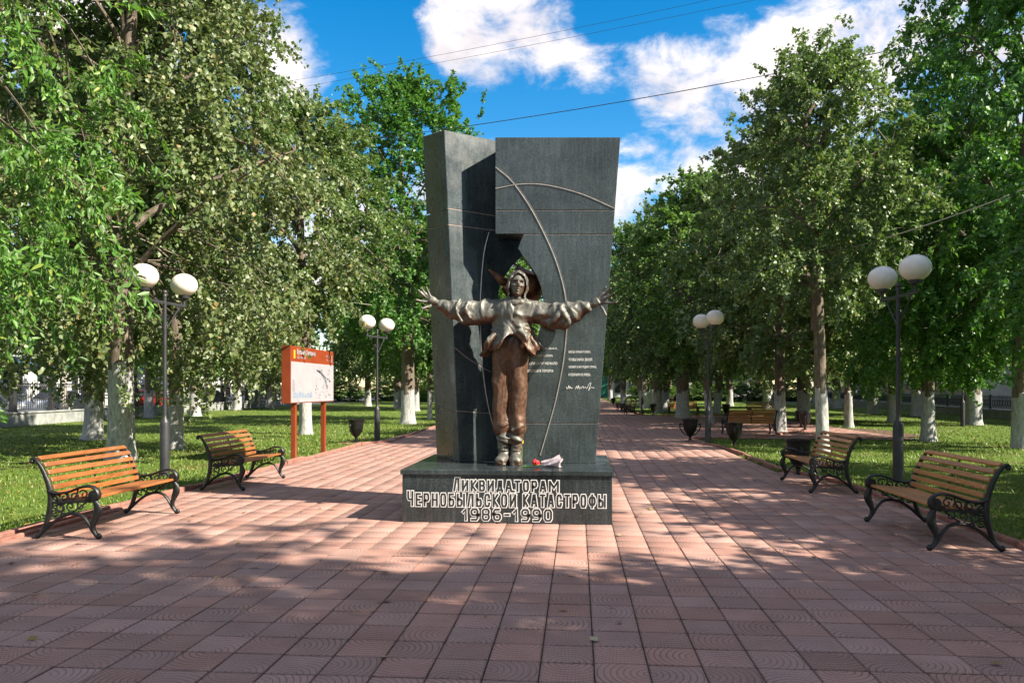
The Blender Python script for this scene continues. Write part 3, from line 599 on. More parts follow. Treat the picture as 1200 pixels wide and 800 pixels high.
    def inscription(s_, a_, b_, y0, y1, gap=.050, hw=.0108, ow=.0205, first=1.):
        p, q_ = gx(a_, y0), gx(b_, y1); W_t = q_.x - p.x - 2 * ow; adv = sum(GL[c][0] for c in s_); Wd = (W_t - gap * (len(s_) - 1)) / adv; hh = q_.z - p.z - 2 * ow; x = p.x + ow; k = 0; out, ins = PM(), PM()
        for i, c in enumerate(s_):
            w, st = GL[c]; h_ = hh * (first if i == 0 else 1)
            for cl, pts in st:
                pp = [(x + u_ * Wd * w, p.z + ow + v_ * h_) for u_, v_ in pts]; ribbon(out, pp, cl, ow, .0010 + (k % 5) * .0003); ribbon(ins, pp, cl, hw, .0028 + (k % 5) * .0003); k += 1
            x += Wd * w + gap
        o = out.build('inscription', MAT['text_white'], po); ins.build('letter_fill', MAT['granite_ped'], o)
    inscription('ЛИКВИДАТОРАМ', 530.5, 656, 576, 562, first=1.2); inscription('ЧЕРНОБЫЛЬСКОЙ', 476.5, 606, 593.5, 577.5, first=1.17); inscription('КАТАСТРОФЫ', 612, 711, 594.5, 578.5); inscription('1986-1990', 541, 648, 610.3, 595.3, gap=.06)
    fs = lambda x, z, l: Vector((x, 9.9 - l, z))
    left = ('ТАКОЙ БЕДЫ НИКТО НЕ ЗНАЛ,', 'КОГДА ГЕРОИ СВОИМ ТЕЛОМ,', 'ОТ ГИБЕЛИ СПАСАЛИ НЕМАЛО', 'ИХ СЛАВУ ВОСПОЕМ ГЕРОЯМ'); right = ('ВСЕГДА СИЛЬНА И СМЕЛА,', 'ЧТОБЫ ЖИЛА ЗЕМЛЯ.', 'СКОРБИТ О НИХ РОДНАЯ СТРАНА,', 'И СОХРАНИМ ИХ ИМЕНА.')
    for i in range(4):
        y = 408.2 + 8.75 * i; p, q = P(600, y + 1.6), P((653, 648, 653, 648)[i], y - 1.6); put_text('verse', left[i], p.x, q.x, p.z, q.z, fs, rs, MAT['text_white'], None, 1.05, .02)
        y = 412.4 + 8.8 * i; p, q = P(666.5, y + 1.6), P((692, 694.5, 699, 692)[i], y - 1.6); put_text('verse', right[i], p.x, q.x, p.z, q.z, fs, rs, MAT['text_white'], None, 1.05, .02)
    sg = PM()
    for pts in (((663.5, 453.5), (665, 455.5), (666.5, 451.5), (667, 455), (668.5, 453), (669.5, 455.5), (671, 454)), ((674, 456), (675.5, 452), (676.5, 455.5), (677.8, 451.5), (679, 455.5), (681, 453)), ((681, 455.5), (683, 452), (684, 455), (686, 453), (687.5, 455.5), (690, 450), (692.5, 448.5), (689.5, 457.5), (692, 454), (696.5, 454.5))):
        sg.tube([p + Vector((0, -.002, 0)) for p in map(Vector, spl([P(*q) for q in pts], 24))], .0026, 4)
    sg.build('signature', MAT['text_white'], rs)
monument()

# ------------------------------------------------------------------ statue
def remeshed(mb, name, mat, parent, vox=.012, smooth_it=2, fold=None):
    me = mb.mesh(name); o = bpy.data.objects.new(name, me); col.objects.link(o)
    m = o.modifiers.new('r', 'REMESH'); m.mode = 'VOXEL'; m.voxel_size = vox; m.use_smooth_shade = True
    if smooth_it: m = o.modifiers.new('s', 'SMOOTH'); m.iterations = smooth_it; m.factor = .5
    dg = bpy.context.evaluated_depsgraph_get(); me2 = bpy.data.meshes.new_from_object(o.evaluated_get(dg)); bpy.data.objects.remove(o); bpy.data.meshes.remove(me)
    if fold:
        amp, sv, seed = fold; nv = len(me2.vertices); co = np.zeros(nv * 3, np.float32); no = np.zeros(nv * 3, np.float32); me2.vertices.foreach_get('co', co); me2.vertices.foreach_get('normal', no); co = co.reshape(-1, 3); no = no.reshape(-1, 3)
        d = np.empty(nv, np.float32)
        for i_ in range(nv):
            p_ = Vector((co[i_][0] * sv[0] + seed, co[i_][1] * sv[1], co[i_][2] * sv[2])); w_ = mnoise.noise(p_ * .6 + Vector((9, 3, 1))); p_ += Vector((w_, w_, w_)) * .9
            r1 = 1 - abs(mnoise.noise(p_)) * 2.2; r2_ = 1 - abs(mnoise.noise(p_ * 2.1 + Vector((4, 4, 4)))) * 2.2; d[i_] = amp * (r1 * .75 + r2_ * .3 - .45)
        co += no * d[:, None]; me2.vertices.foreach_set('co', co.ravel()); me2.update()
    me2.name = name; me2.polygons.foreach_set('use_smooth', [True] * len(me2.polygons)); me2.materials.clear()
    return link(name, me2, parent, mat)
def statue():
    SX, SY = -.845, 9.76
    root = empty('bronze_statue', (SX, SY, PZ), 0, 'bronze statue of a hooded figure with arms spread wide on the pedestal', 'statue')
    S = lambda px, py, dy=0.: Vector(((px - 597) / 94.2, dy, (542 - py) / 94.2))
    fold = lambda k, amp, ph=0, tw=0.: (lambda t, th: 1 + amp * math.sin(k * th + ph + tw * t) * (.5 + .5 * math.sin(9 * t + ph)) + .4 * amp * math.sin(17 * t + 2 * th))
    # --- body: head, neck, core, hands (continuous)
    B = MB()
    B.tube([S(601, 410), S(601, 385), S(602, 362, -.02), S(604, 350, -.03), S(605, 340, -.05)], [.13, .14, .15, .075, .07], 20, ry=[.11, .11, .12, .075, .07], res=16, ref=(1, 0, 0))
    for x in (588, 606): B.tube([S(598 + (x - 598) * .8, 408), S(x, 450), S(x + .5, 500), S(x, 525, -.02)], [.1, .08, .065, .06], 14, res=12)
    B.tube([S(600, 362), S(565, 364), S(535, 361, -.05), S(514, 354, -.08), S(505, 350, -.1)], [.1, .08, .065, .045, .045], 14, res=16)
    B.tube([S(604, 362), S(645, 366), S(672, 363, -.05), S(690, 358, -.08), S(697, 355, -.1)], [.1, .08, .065, .045, .045], 14, res=16)
    # head as a displaced sphere, face looking up and to the viewer's right
    hc = S(606.3, 334, -.05); rot = Matrix.Rotation(R(9), 3, 'Z') @ Matrix.Rotation(R(-8), 3, 'X') @ Matrix.Rotation(R(5), 3, 'Y'); n, m = 56, 44; V = []; F = []
    gs = lambda a, b, s: math.exp(-((a / s) ** 2 + (b / s) ** 2))
    for i in range(m + 1):
        ph = -math.pi / 2 + math.pi * i / m
        for j in range(n):
            th = 2 * math.pi * j / n; d = Vector((math.cos(ph) * math.sin(th), -math.cos(ph) * math.cos(th), math.sin(ph)))
            p = Vector((d.x * .092, d.y * .115, d.z * .155)); fx, fz = p.x, p.z; KF = 1.8
            if d.y < 0:
                k = 0
                k += .034 * math.exp(-(fx / .014) ** 2) * max(0, 1 - abs(fz + .012) / .05) * (1.25 if fz < -.01 else .85)      # nose
                k += .012 * math.exp(-((fz - .042) / .012) ** 2) * math.exp(-(fx / .07) ** 2)                                  # brow
                for sx in (-1, 1): k -= .026 * math.exp(-((fx - sx * .036) / .019) ** 2 - ((fz - .017) / .014) ** 2); k += .009 * math.exp(-((fx - sx * .036) / .012) ** 2 - ((fz - .016) / .007) ** 2); k += .010 * math.exp(-((fx - sx * .052) / .02) ** 2 - ((fz + .022) / .02) ** 2)
                k += .013 * math.exp(-(fx / .028) ** 2 - ((fz + .066) / .007) ** 2) + .013 * math.exp(-(fx / .024) ** 2 - ((fz + .084) / .008) ** 2) - .010 * math.exp(-(fx / .03) ** 2 - ((fz + .075) / .005) ** 2)
                k += .016 * math.exp(-(fx / .03) ** 2 - ((fz + .118) / .018) ** 2)                                            # chin
                p.y -= k * KF + .012
            if fz < -.02: p.x *= 1 - .22 * min(1, (-.02 - fz) / .12)
            V.append(hc + rot @ (p * 1.08))
    F = [(i * n + j, i * n + (j + 1) % n, (i + 1) * n + (j + 1) % n, (i + 1) * n + j) for i in range(m) for j in range(n)]
    B.add(V, F)
    def hand(palm, tips, thumb, r=.021):
        a, b = palm; B.tube([a, a.lerp(b, .5), b], [.042, .058, .05], 12, ry=[.03, .034, .026], res=8, ref=(0, 0, 1))
        for t, base in tips:
            d = t - base; bend = Vector((0, .02, -.012)); B.tube([base - d * .25, base + d * .35 + bend * .5, base + d * .7 + bend * .6, t], [r, r * .95, r * .85, r * .6], 9, res=10)
        t, base = thumb; d = t - base; B.tube([base, base + d * .5 + Vector((0, -.02, 0)), t], [r * 1.1, r, r * .7], 9, res=8)
    hand((S(511, 353, -.09), S(503.5, 348.5, -.12)), [(S(500.2, 334.5, -.15), S(504.5, 346, -.12)), (S(494.2, 335.8, -.17), S(502.5, 346.5, -.12)), (S(491.2, 338.6, -.19), S(501, 348, -.12)), (S(488.6, 350, -.2), S(501.5, 352, -.12))], (S(496.5, 361.5, -.24), S(505, 357, -.11)), .019)
    hand((S(691.5, 357.5, -.09), S(700.5, 352, -.12)), [(S(709, 336.5, -.14), S(701, 349, -.12)), (S(714.5, 338.5, -.17), S(703, 350, -.12)), (S(718.5, 344.5, -.2), S(704, 352, -.12)), (S(721, 355.5, -.22), S(703.5, 354.5, -.12))], (S(709, 371, -.2), S(703, 358, -.11)), .019)
    remeshed(B, 'figure', MAT['bronze'], root, .0075, 1)
    # --- hood
    H = MB(); V = []
    for i in range(m + 1):
        ph = -math.pi / 2 + math.pi * i / m
        for j in range(n):
            th = 2 * math.pi * j / n; d = Vector((math.cos(ph) * math.sin(th), -math.cos(ph) * math.cos(th), math.sin(ph)))
            rx, ry, rz = .135, .15, .192; p = Vector((d.x * rx, d.y * ry + .01, d.z * rz + .005))
            wob = 1 + .05 * math.sin(7 * th + 3) * math.cos(ph) + .04 * math.sin(9 * ph + 2 * th); p *= wob
            ov = (p.x / .1) ** 2 + ((p.z + .03) / .155) ** 2
            if d.y < 0 and ov < 1: p.y = .04 + .05 * (1 - ov)
            elif d.y < 0 and ov < 1.7: p.y -= .022
            if p.z < -.12: p.x *= 1.12; p.z -= .03
            V.append(hc + rot @ p)
    H.add(V, F); H.tube([S(593, 352, -.09), S(604, 355, -.13), S(618, 352, -.09)], [.04, .05, .04], 10, res=10)
    0 and H.tube([S(590, 352, .0), S(592.5, 341, -.06), S(593, 330, -.09)], [.036, .026, .02], 10, res=10); 0 and H.tube([S(622, 352, .0), S(620, 341, -.06), S(620, 330, -.08)], [.036, .026, .02], 10, res=10)
    remeshed(H, 'hood', MAT['bronze'], root, .008, 2, (.010, (14, 14, 9), 4.))
    # --- jacket
    J = MB(); rings = []
    zs = [(412, 600, .345, .22), (406, 599.5, .335, .21), (397, 599.5, .285, .185), (386, 600, .25, .165), (375, 601, .25, .16), (366, 603, .31, .16), (358, 604, .34, .15), (352, 604.5, .27, .13), (347.5, 604.5, .12, .10), (345, 604.5, .06, .06)]
    zz = spl([(a, b, c, d) for a, b, c, d in zs], 44); n = 96; V = []
    for i, (py, px, rx, ry) in enumerate(zz):
        hem = max(0, 1 - i / 20)
        for j in range(n):
            th = 2 * math.pi * j / n; fr_ = math.exp(-((math.atan2(math.sin(th + math.pi / 2 + .05), math.cos(th + math.pi / 2 + .05))) / .42) ** 2)
            w = 1 + hem * (.12 * math.sin(6 * th + .6) + .10 * math.sin(11 * th + 2)) + .022 * math.sin(8 * th + i * .3) + .03 * math.sin(5 * th + 1 + .12 * i) * min(1, i / 12)
            p = S(px, py, -.02) + Vector((math.cos(th) * rx * w, math.sin(th) * ry * (w + hem * .25 * math.sin(6 * th + .6)) - .0, 0))
            p.z += fr_ * .24 * hem ** 1.2 + hem * .05 * math.sin(5 * th + 1.2)
            if fr_ > .3 and hem == 0: p.y += .016 * math.exp(-(math.cos(th) * rx / .02) ** 2)
            V.append(p)
    k = len(zz)
    inner = []                                   # inside of the flared hem
    for i in (0, 8, 16):
        for j in range(n): c = S(zz[i][1], zz[i][0], -.02); p = V[i * n + j]; q = Vector((c.x + (p.x - c.x) * .9, c.y + (p.y - c.y) * .86, p.z + .012)); inner.append(q)
    AV = inner[2 * n:] + inner[n:2 * n] + inner[:n] + V; kk = k + 3
    J.add(AV, [(i * n + j, i * n + (j + 1) % n, (i + 1) * n + (j + 1) % n, (i + 1) * n + j) for i in range(kk - 1) for j in range(n)] + [tuple(range(n - 1, -1, -1)), tuple(range((kk - 1) * n, kk * n))])
    def sleeve(pts, r, ph):
        def wv(t, th):
            a = .06 + .12 * t
            return 1 + a * .9 * (1 - abs(math.sin(13 * t + .65 * math.sin(th + ph) + ph / 2)) * 1.6) * (.6 + .4 * math.cos(th - 1)) + .3 * a * math.sin(26 * t + 1.3 * math.sin(th + ph) + ph) * (.6 + .4 * math.cos(th - 1)) + .07 * math.sin(3 * th + 7 * t + ph)
        J.tube(pts, r, 40, ry=[x * .82 for x in r], res=60, wave=wv)
    sleeve([S(592, 363), S(572, 364, -.01), S(555, 364.5, -.03), S(538, 362.5, -.05), S(524, 358.5, -.07), S(513, 354.5, -.085)], [.145, .15, .145, .125, .095, .058], .4)
    sleeve([S(612, 363), S(632, 365, -.01), S(650, 367, -.03), S(666, 366, -.05), S(680, 362, -.07), S(691, 358, -.085)], [.145, .15, .148, .14, .105, .058], 1.7)
    # hanging folds of the sleeves, flaps of the open front
    J.tube([S(630, 371, -.04), S(644, 376.5, -.05), S(660, 377, -.06), S(676, 369, -.07)], [.05, .085, .085, .045], 16, res=14); J.tube([S(655, 357, -0.128), S(660, 366, -0.168), S(666, 377, -0.148), S(662, 384, -.1)], [.03, .034, .028, .02], 10, res=14); J.tube([S(659, 357, -0.128), S(652, 372, -0.168), S(646, 381, -0.118)], [.028, .028, .02], 10, res=12)
    J.tube([S(530, 366, -.05), S(545, 372, -.05), S(562, 372, -.04)], [.045, .075, .07], 16, res=12); J.tube([S(539, 350, -0.098), S(536, 362, -0.168), S(542, 376, -0.138)], [.022, .026, .02], 10, res=12); J.tube([S(549, 352, -0.118), S(547, 364, -0.168), S(552, 372, -0.148)], [.02, .022, .015], 10, res=12)
    for a, b, c in (((581, 390, -0.158), (573, 400, -.2), (570, 410, -0.108)), ((609, 386, -.2), (617, 396, -0.208), (612, 407, -0.198)), ((622, 392, -0.098), (627, 404, -0.108), (626, 414, -.1)), ((592, 392, -0.188), (587, 402, -0.218), (580, 408, -.2))): J.tube([S(*a), S(*b), S(*c)], [.025, .034, .024], 10, res=12)
    J.tube([S(601.5, 349, -0.128), S(600.5, 365, -.172), S(599.5, 382, -0.148)], [.012, .012, .012], 8, res=10)
    remeshed(J, 'jacket', MAT['bronze'], root, .0095, 2, (.021, (6.5, 5, 4.2), 2.))
    # --- trousers
    Q = MB()
    def legw(ph):
        return lambda t, th: 1 + .035 * math.sin(3 * th + ph + 3 * t) + .05 * math.sin(5 * th + 9 * t + ph) * t + (.09 * math.sin(2 * th + 40 * t + ph) if t > .74 else 0) + .02 * math.sin(23 * t + th)
    Q.tube([S(591, 398), S(588.5, 412), S(587, 440), S(586.5, 470), S(588, 492), S(589, 501, -.01), S(590, 507, -.01), S(591, 513, -.01), S(591, 518)], [.13, .135, .118, .116, .116, .12, .088, .098, .07], 36, ry=[.12, .13, .12, .115, .115, .12, .09, .1, .07], res=64, wave=legw(.3), ref=(1, 0, 0))
    Q.tube([S(605, 398), S(606.5, 412), S(607, 440), S(606.8, 470), S(606, 492), S(606, 501, -.01), S(605, 507, -.01), S(604, 513, -.01), S(604, 518)], [.13, .13, .112, .11, .108, .112, .085, .094, .07], 36, ry=[.12, .13, .12, .115, .115, .12, .09, .1, .07], res=64, wave=legw(2.1), ref=(1, 0, 0))
    Q.tube([S(598, 396), S(598, 405, -.02), S(598, 420, -.01)], [.2, .205, .1], 24, ry=[.125, .13, .1], res=10, ref=(1, 0, 0))
    for a, b in (((584, 500, -.11), (596, 494, -.11)), ((600, 503, -.11), (614, 496, -.1)), ((586, 509, -.09), (598, 512, -.09))): Q.tube([S(*a), (S(*a) + S(*b)) / 2 + Vector((0, -.02, 0)), S(*b)], [.014, .02, .012], 8, res=8)
    remeshed(Q, 'trousers', MAT['bronze'], root, .0095, 2, (.017, (7, 6, 3.2), 7.))
    for xa, xt, dy in ((590.5, 588, -.0), (604.5, 605.5, -.01)):
        K = MB(); K.tube([S(xa, 510, .01), S(xa, 524, .0), S(xa - .3, 532, -.02)], [.072, .07, .075], 20, res=10, ref=(1, 0, 0)); K.tube([S(xa, 534, .07), S(xa, 535, -.02), S((xa + xt) / 2, 536.2, -.13 + dy), S(xt, 537.2, -.21 + dy), S(xt, 537.6, -.25 + dy)], [.055, .072, .07, .066, .03], 20, ry=[.06, .074, .08, .075, .04], res=18, ref=(0, 0, 1))
        K.tube([S(xa, 541.0, .11), S(xa, 541.0, -.05), S(xt, 541.0, -.24 + dy)], [.016, .016, .016], 12, ry=[.07, .082, .07], res=12, ref=(0, 0, 1))
        for z in (520, 525, 529): K.tube([S(xa - 5, z, -.065), S(xa, z + .6, -.09), S(xa + 5, z, -.065)], [.008] * 3, 6, res=6)
        remeshed(K, 'boot', MAT['bronze'], root, .008, 1, (.006, (16, 16, 14), 3.))
statue()
def bouquet():
    c = G(640, 547, PZ); r = empty('bouquet', (c.x, c.y, PZ), R(-8), 'red carnation bouquet in pink cellophane lying at the statue boots', 'flowers')
    r.scale = (.85, .85, .85); W_ = MB(); n = 22; V = []
    for i, t in enumerate(np.linspace(0, 1, 9)):
        for j in range(n): a = 2 * math.pi * j / n; w = (.035 + .085 * t) * (1 + .22 * math.sin(5 * a + 6 * t) + .1 * math.sin(11 * a)); V.append((-.06 + .27 * t + .02 * math.sin(3 * a), math.cos(a) * w * .8, max(.006, .045 + .03 * t + math.sin(a) * w * .75)))
    W_.add(V, [(i * n + j, i * n + (j + 1) % n, (i + 1) * n + (j + 1) % n, (i + 1) * n + j) for i in range(8) for j in range(n)] + [tuple(range(n))]); W_.build('wrapping', MAT['flower_pink'], r, smooth=70)
    for k in range(6):
        f = MB(); p = Vector((-.12 + random.uniform(-.06, .03), random.uniform(-.07, .05), .045 + random.uniform(-.01, .04)))
        for q in range(9): d = Vector((random.gauss(0, 1), random.gauss(0, 1), random.gauss(0, 1))).normalized(); f.ball(p + d * .022, (.02, .02, .015), 7, 5)
        f.build('flower', MAT['flower_red'] if k != 5 else MAT['flower_pink'], r, smooth=60)
    for k in range(7):
        s = MB(); a = Vector((-.14 - random.uniform(0, .1), random.uniform(-.09, .03), .02)); s.tube([a + Vector((-.12, random.uniform(-.03, .03), -.01)), a, a + Vector((.1, 0, .02))], .004, 5); s.build('stem', MAT['stem'], r)
    y = G(611, 522, PZ); f = empty('yellow_flower', on_plane(611.5, 524, (0, 9.86, 0), (0, 1, 0)), 0, 'small yellow flower tucked behind the statue boot', 'flower'); s = MB(); h = f.location.z - PZ; s.tube([(0, 0, -h), (.004, 0, -h * .4), (0, 0, .03)], .006, 5); s.build('stem', MAT['stem'], f); s = MB(); s.ball((0, -.01, .07), (.022, .02, .035), 8, 6); s.build('bloom', MAT['yellow'], f, smooth=60)
bouquet()

# ================================================================== TREES
def gen_crown(seed, H, zb, Rm, nclump, ntw, nleaf, ll, lw, mat, droop=.5, th=None, prof='oval', clump_s=.55, gap=1., narrow=False, nlimb=11, r_tr=.2, avoid=None, cut=None):
    """limb mesh and crown mesh standing on the z axis"""
    g = np.random.default_rng(seed); th = th or zb + .6
    ph = g.uniform(0, 6.28, 6)
    def rad(t, a):
        base = {'oval': np.sin(np.pi * np.clip(.10 + .86 * t, 0, 1)) ** .75, 'dome': np.clip(1 - (t - .0) ** 2.2, .02, 1) ** .6 * (.72 + .28 * np.clip(t * 4, 0, 1)), 'tall': np.sin(np.pi * np.clip(.16 + .80 * t, 0, 1)) ** .6}[prof]
        return Rm * base * (1 + .13 * np.sin(2 * a + ph[0] + 3 * t) + .10 * np.sin(3 * a + ph[1] - 7 * t) + .10 * np.sin(9 * t + ph[2] + a))
    i = np.arange(nclump); t = (i + g.uniform(0, 1, nclump)) / nclump; t = np.clip(t ** .92, 0, 1); a = i * 2.39996 + g.uniform(-.5, .5, nclump)
    fr = np.where(g.uniform(0, 1, nclump) < .72, g.uniform(.74, 1.0, nclump), g.uniform(.25, .74, nclump))
    r = rad(t, a) * fr; C = np.stack([np.cos(a) * r, np.sin(a) * r, zb + (H - zb) * t], 1); C[:, 2] -= droop * .35 * (r / Rm) ** 2 * (1 - t)
    if avoid is not None:
        k = np.array([not any((c[0] - a_[0]) ** 2 + (c[1] - a_[1]) ** 2 < a_[2] ** 2 and c[2] < a_[3] for a_ in avoid) for c in C]); C = C[k]; nclump = len(C)
    if cut: C = C[np.array([not cut(c) for c in C])]; nclump = len(C)
    # limbs
    mb = MB(); axis = spl([(0, 0, th * .7), (g.normal(0, .1), g.normal(0, .1), th + (H - th) * .35), (g.normal(0, .25), g.normal(0, .25), th + (H - th) * .7), (g.normal(0, .3), g.normal(0, .3), H * .95)], 14)
    mb.tube(axis, np.linspace(r_tr * .82, .02, 14), 9)
    nodes_ = [(p, .8) for p in axis[3:]]
    for k in range(nlimb):
        z0 = th * .96 + (H - th) * .62 * (k / nlimb) ** 1.1; az = k * 2.4 + g.uniform(-.4, .4); tt = min(1, max(.03, (z0 - zb) / (H - zb) + .22)); rr = rad(tt, az) * .72
        o = axis[np.argmin(abs(axis[:, 2] - z0))] if z0 > axis[0][2] else axis[0]
        e = np.array([np.cos(az) * rr, np.sin(az) * rr, zb + (H - zb) * tt]); m = o * .45 + e * .55 + np.array([0, 0, .35 - .1 * droop]); q = o * .8 + e * .2 + np.array([0, 0, .25])
        P = spl([o, q, m, e], 9); mb.tube(P, np.linspace(r_tr * .42 * (1 - .5 * k / nlimb), .018, 9), 6); nodes_ += [(p, 1) for p in P[2:]]
    NP = np.array([p for p, _ in nodes_])
    for c in C:
        d = np.linalg.norm(NP - c, axis=1) + .35 * np.maximum(0, NP[:, 2] - c[2]); o = NP[np.argmin(d)]; m = (o + c) / 2 + np.array([0, 0, .12]) + g.normal(0, .06, 3)
        mb.tube(spl([o, m, c], 5), [.024, .02, .016, .012, .008], 4, caps=False)
    # twigs and leaves
    n = nclump * ntw; ci = np.repeat(np.arange(nclump), ntw); out = C.copy(); out[:, 2] -= zb + (H - zb) * .42; out /= np.linalg.norm(out, axis=1)[:, None] + 1e-6
    cs = clump_s * g.uniform(.7, 1.3, nclump)[:, None]
    tp = C[ci] + g.normal(0, 1, (n, 3)) * np.array([1, 1, .62]) * cs[ci] * .62
    td = out[ci] * .75 + g.normal(0, .55, (n, 3)) + np.array([0, 0, -.75 * droop + .12]); td /= np.linalg.norm(td, axis=1)[:, None]; tl = g.uniform(.3, .75, n) * (clump_s / .55)
    for k in range(0, n, 3):
        b = tp[k] - td[k] * .1; mb.tube([b, b + td[k] * tl[k]], [.006, .003], 3, caps=False)
    N_ = n * nleaf; ti = np.repeat(np.arange(n), nleaf); s = g.uniform(0, 1, N_)
    sag = np.zeros((N_, 3)); sag[:, 2] = -droop * .35 * s * s * tl[ti]
    p = tp[ti] + td[ti] * (s * tl[ti])[:, None] + sag + g.normal(0, .045, (N_, 3))
    ax = td[ti] * .45 + g.normal(0, .62, (N_, 3)) + np.array([0, 0, -.55 * droop]); ax /= np.linalg.norm(ax, axis=1)[:, None]
    nr = np.array([0, 0, .8]) + out[ci][ti] * .55 + g.normal(0, .55, (N_, 3)); nr -= ax * np.sum(nr * ax, 1)[:, None]; nr /= np.linalg.norm(nr, axis=1)[:, None] + 1e-9
    sd = np.cross(nr, ax); L_ = (ll * g.uniform(.65, 1.25, N_))[:, None]; Wd = L_ * (lw / ll) * .5
    if narrow:      # lance-shaped leaflet of six points
        V = np.stack([p, p + ax * L_ * .3 + sd * Wd + nr * L_ * .05, p + ax * L_ * .68 + sd * Wd * .75 + nr * L_ * .03, p + ax * L_ - nr * L_ * .08, p + ax * L_ * .68 - sd * Wd * .75 + nr * L_ * .03, p + ax * L_ * .3 - sd * Wd + nr * L_ * .05], 1).reshape(-1, 3); b = np.arange(N_)[:, None] * 6
        F = np.concatenate([b + np.array([0, 1, 2, 3]), b + np.array([0, 3, 4, 5])])
    else:
        V = np.stack([p, p + ax * L_ * .42 + sd * Wd + nr * L_ * .10, p + ax * L_ - nr * L_ * .06, p + ax * L_ * .42 - sd * Wd + nr * L_ * .10], 1).reshape(-1, 3); b = np.arange(N_)[:, None] * 4
        F = np.concatenate([b + np.array([0, 2, 1]), b + np.array([0, 3, 2])]) if True else None
        F = np.concatenate([b + np.array([0, 1, 2]), b + np.array([0, 2, 3])])
    # winding so that the upper side of the blade faces along nr
    F = F[:, ::-1].copy()
    cm = fast_mesh('crown', V, F); cm.materials.append(MAT[mat])
    lm = mb.mesh('limbs', 0, 50); lm.materials.append(MAT['bark'])
    return dict(limbs=lm, crown=cm, th=th, H=H)
CR = {}
CR['linden_big'] = gen_crown(11, 14, 2.3, 5.2, 240, 15, 46, .104, .092, 'leaf_linden', .95, 3.9, 'dome', .80, r_tr=.27, nlimb=14, avoid=[(2.67, -3.06, 1.75, 5.4), (3.4, -4.4, 1.5, 5.4), (4.0, .3, 1.3, 3.6), (4.6, -1.2, 1.2, 3.3), (.6, -3, 2.2, 3.0), (-.6, -5, 2.0, 3.2)], cut=lambda c: c[0] > 4.5 - .42 * max(0, c[2] - 5.4))
CR['ash'] = gen_crown(12, 11, 1.9, 3.9, 130, 11, 46, .13, .044, 'leaf_ash', .9, 3.4, 'oval', .72, narrow=True, r_tr=.2)
CR['linden_young'] = gen_crown(13, 10.1, 4.0, 2.4, 105, 11, 42, .105, .09, 'leaf_linden_dark', .45, 4.5, 'oval', .56, r_tr=.19)
CR['maple_tall'] = gen_crown(14, 16.4, 4.0, 3.7, 170, 11, 42, .135, .125, 'leaf_maple', .35, 4.8, 'tall', .70, r_tr=.26, nlimb=14)
CR['maple'] = gen_crown(15, 13.5, 2.9, 4.0, 170, 11, 44, .15, .105, 'leaf_maple', .7, 3.4, 'tall', .74, r_tr=.2, nlimb=13)
CR['far'] = gen_crown(16, 13, 3.5, 3.5, 130, 9, 36, .18, .145, 'leaf_far', .5, 4.2, 'oval', .74, r_tr=.22)
CR['far_dark'] = gen_crown(17, 11.5, 2.8, 3.3, 125, 9, 36, .17, .14, 'leaf_linden_dark', .6, 3.4, 'tall', .72, r_tr=.2)
def tree(kind, x, y, label, group=None, r=.22, s=1., sz=None, rz=None, base=(0, 0), white=1.5, name='linden_tree'):
    root = empty(name, (x + base[0], y + base[1], -.03), 0, label, 'tree', group); c = CR[kind]; sz = sz or s; top = c['th'] * sz * 1.04
    rs = random.Random(int(x * 977 + y * 31)); a0 = rs.uniform(0, 6)
    wob = lambda t, th: 1 + .05 * math.sin(3 * th + a0 + 2 * t) + .035 * math.sin(5 * th + 6 * t + a0)
    def ax(z): t = z / top; return (-base[0] * t + .05 * math.sin(2.2 * t + a0) * t * (1 - t), -base[1] * t, z)
    zs = np.linspace(0, white, 8); rr = r * (1 - .2 * zs / top) * (1 + .26 * np.exp(-zs / .16)); mb = MB(); mb.tube([ax(z) for z in zs], rr * 1.02, 18, wave=wob); ww = mb.build('whitewash', MAT['whitewash'], root, smooth=60)
    for v in ww.data.vertices:
        if v.co.z > white - .01: v.co.z += .05 * math.sin(3 * math.atan2(v.co.y, v.co.x) + a0) + rs.uniform(-.05, .05)
    zs = np.linspace(white - .16, top, 8); rr = r * (1 - .2 * zs / top); mb = MB(); mb.tube([ax(z) for z in zs], rr, 16, wave=wob); mb.build('trunk', MAT['bark'], root, smooth=60)
    rz = rs.uniform(0, 6.28) if rz is None else rz
    for nm in ('limbs', 'crown'):
        o = link(nm, c[nm], root); o.location = (-base[0], -base[1], 0); o.scale = (s, s, sz); o.rotation_euler = (0, 0, rz)
    return root
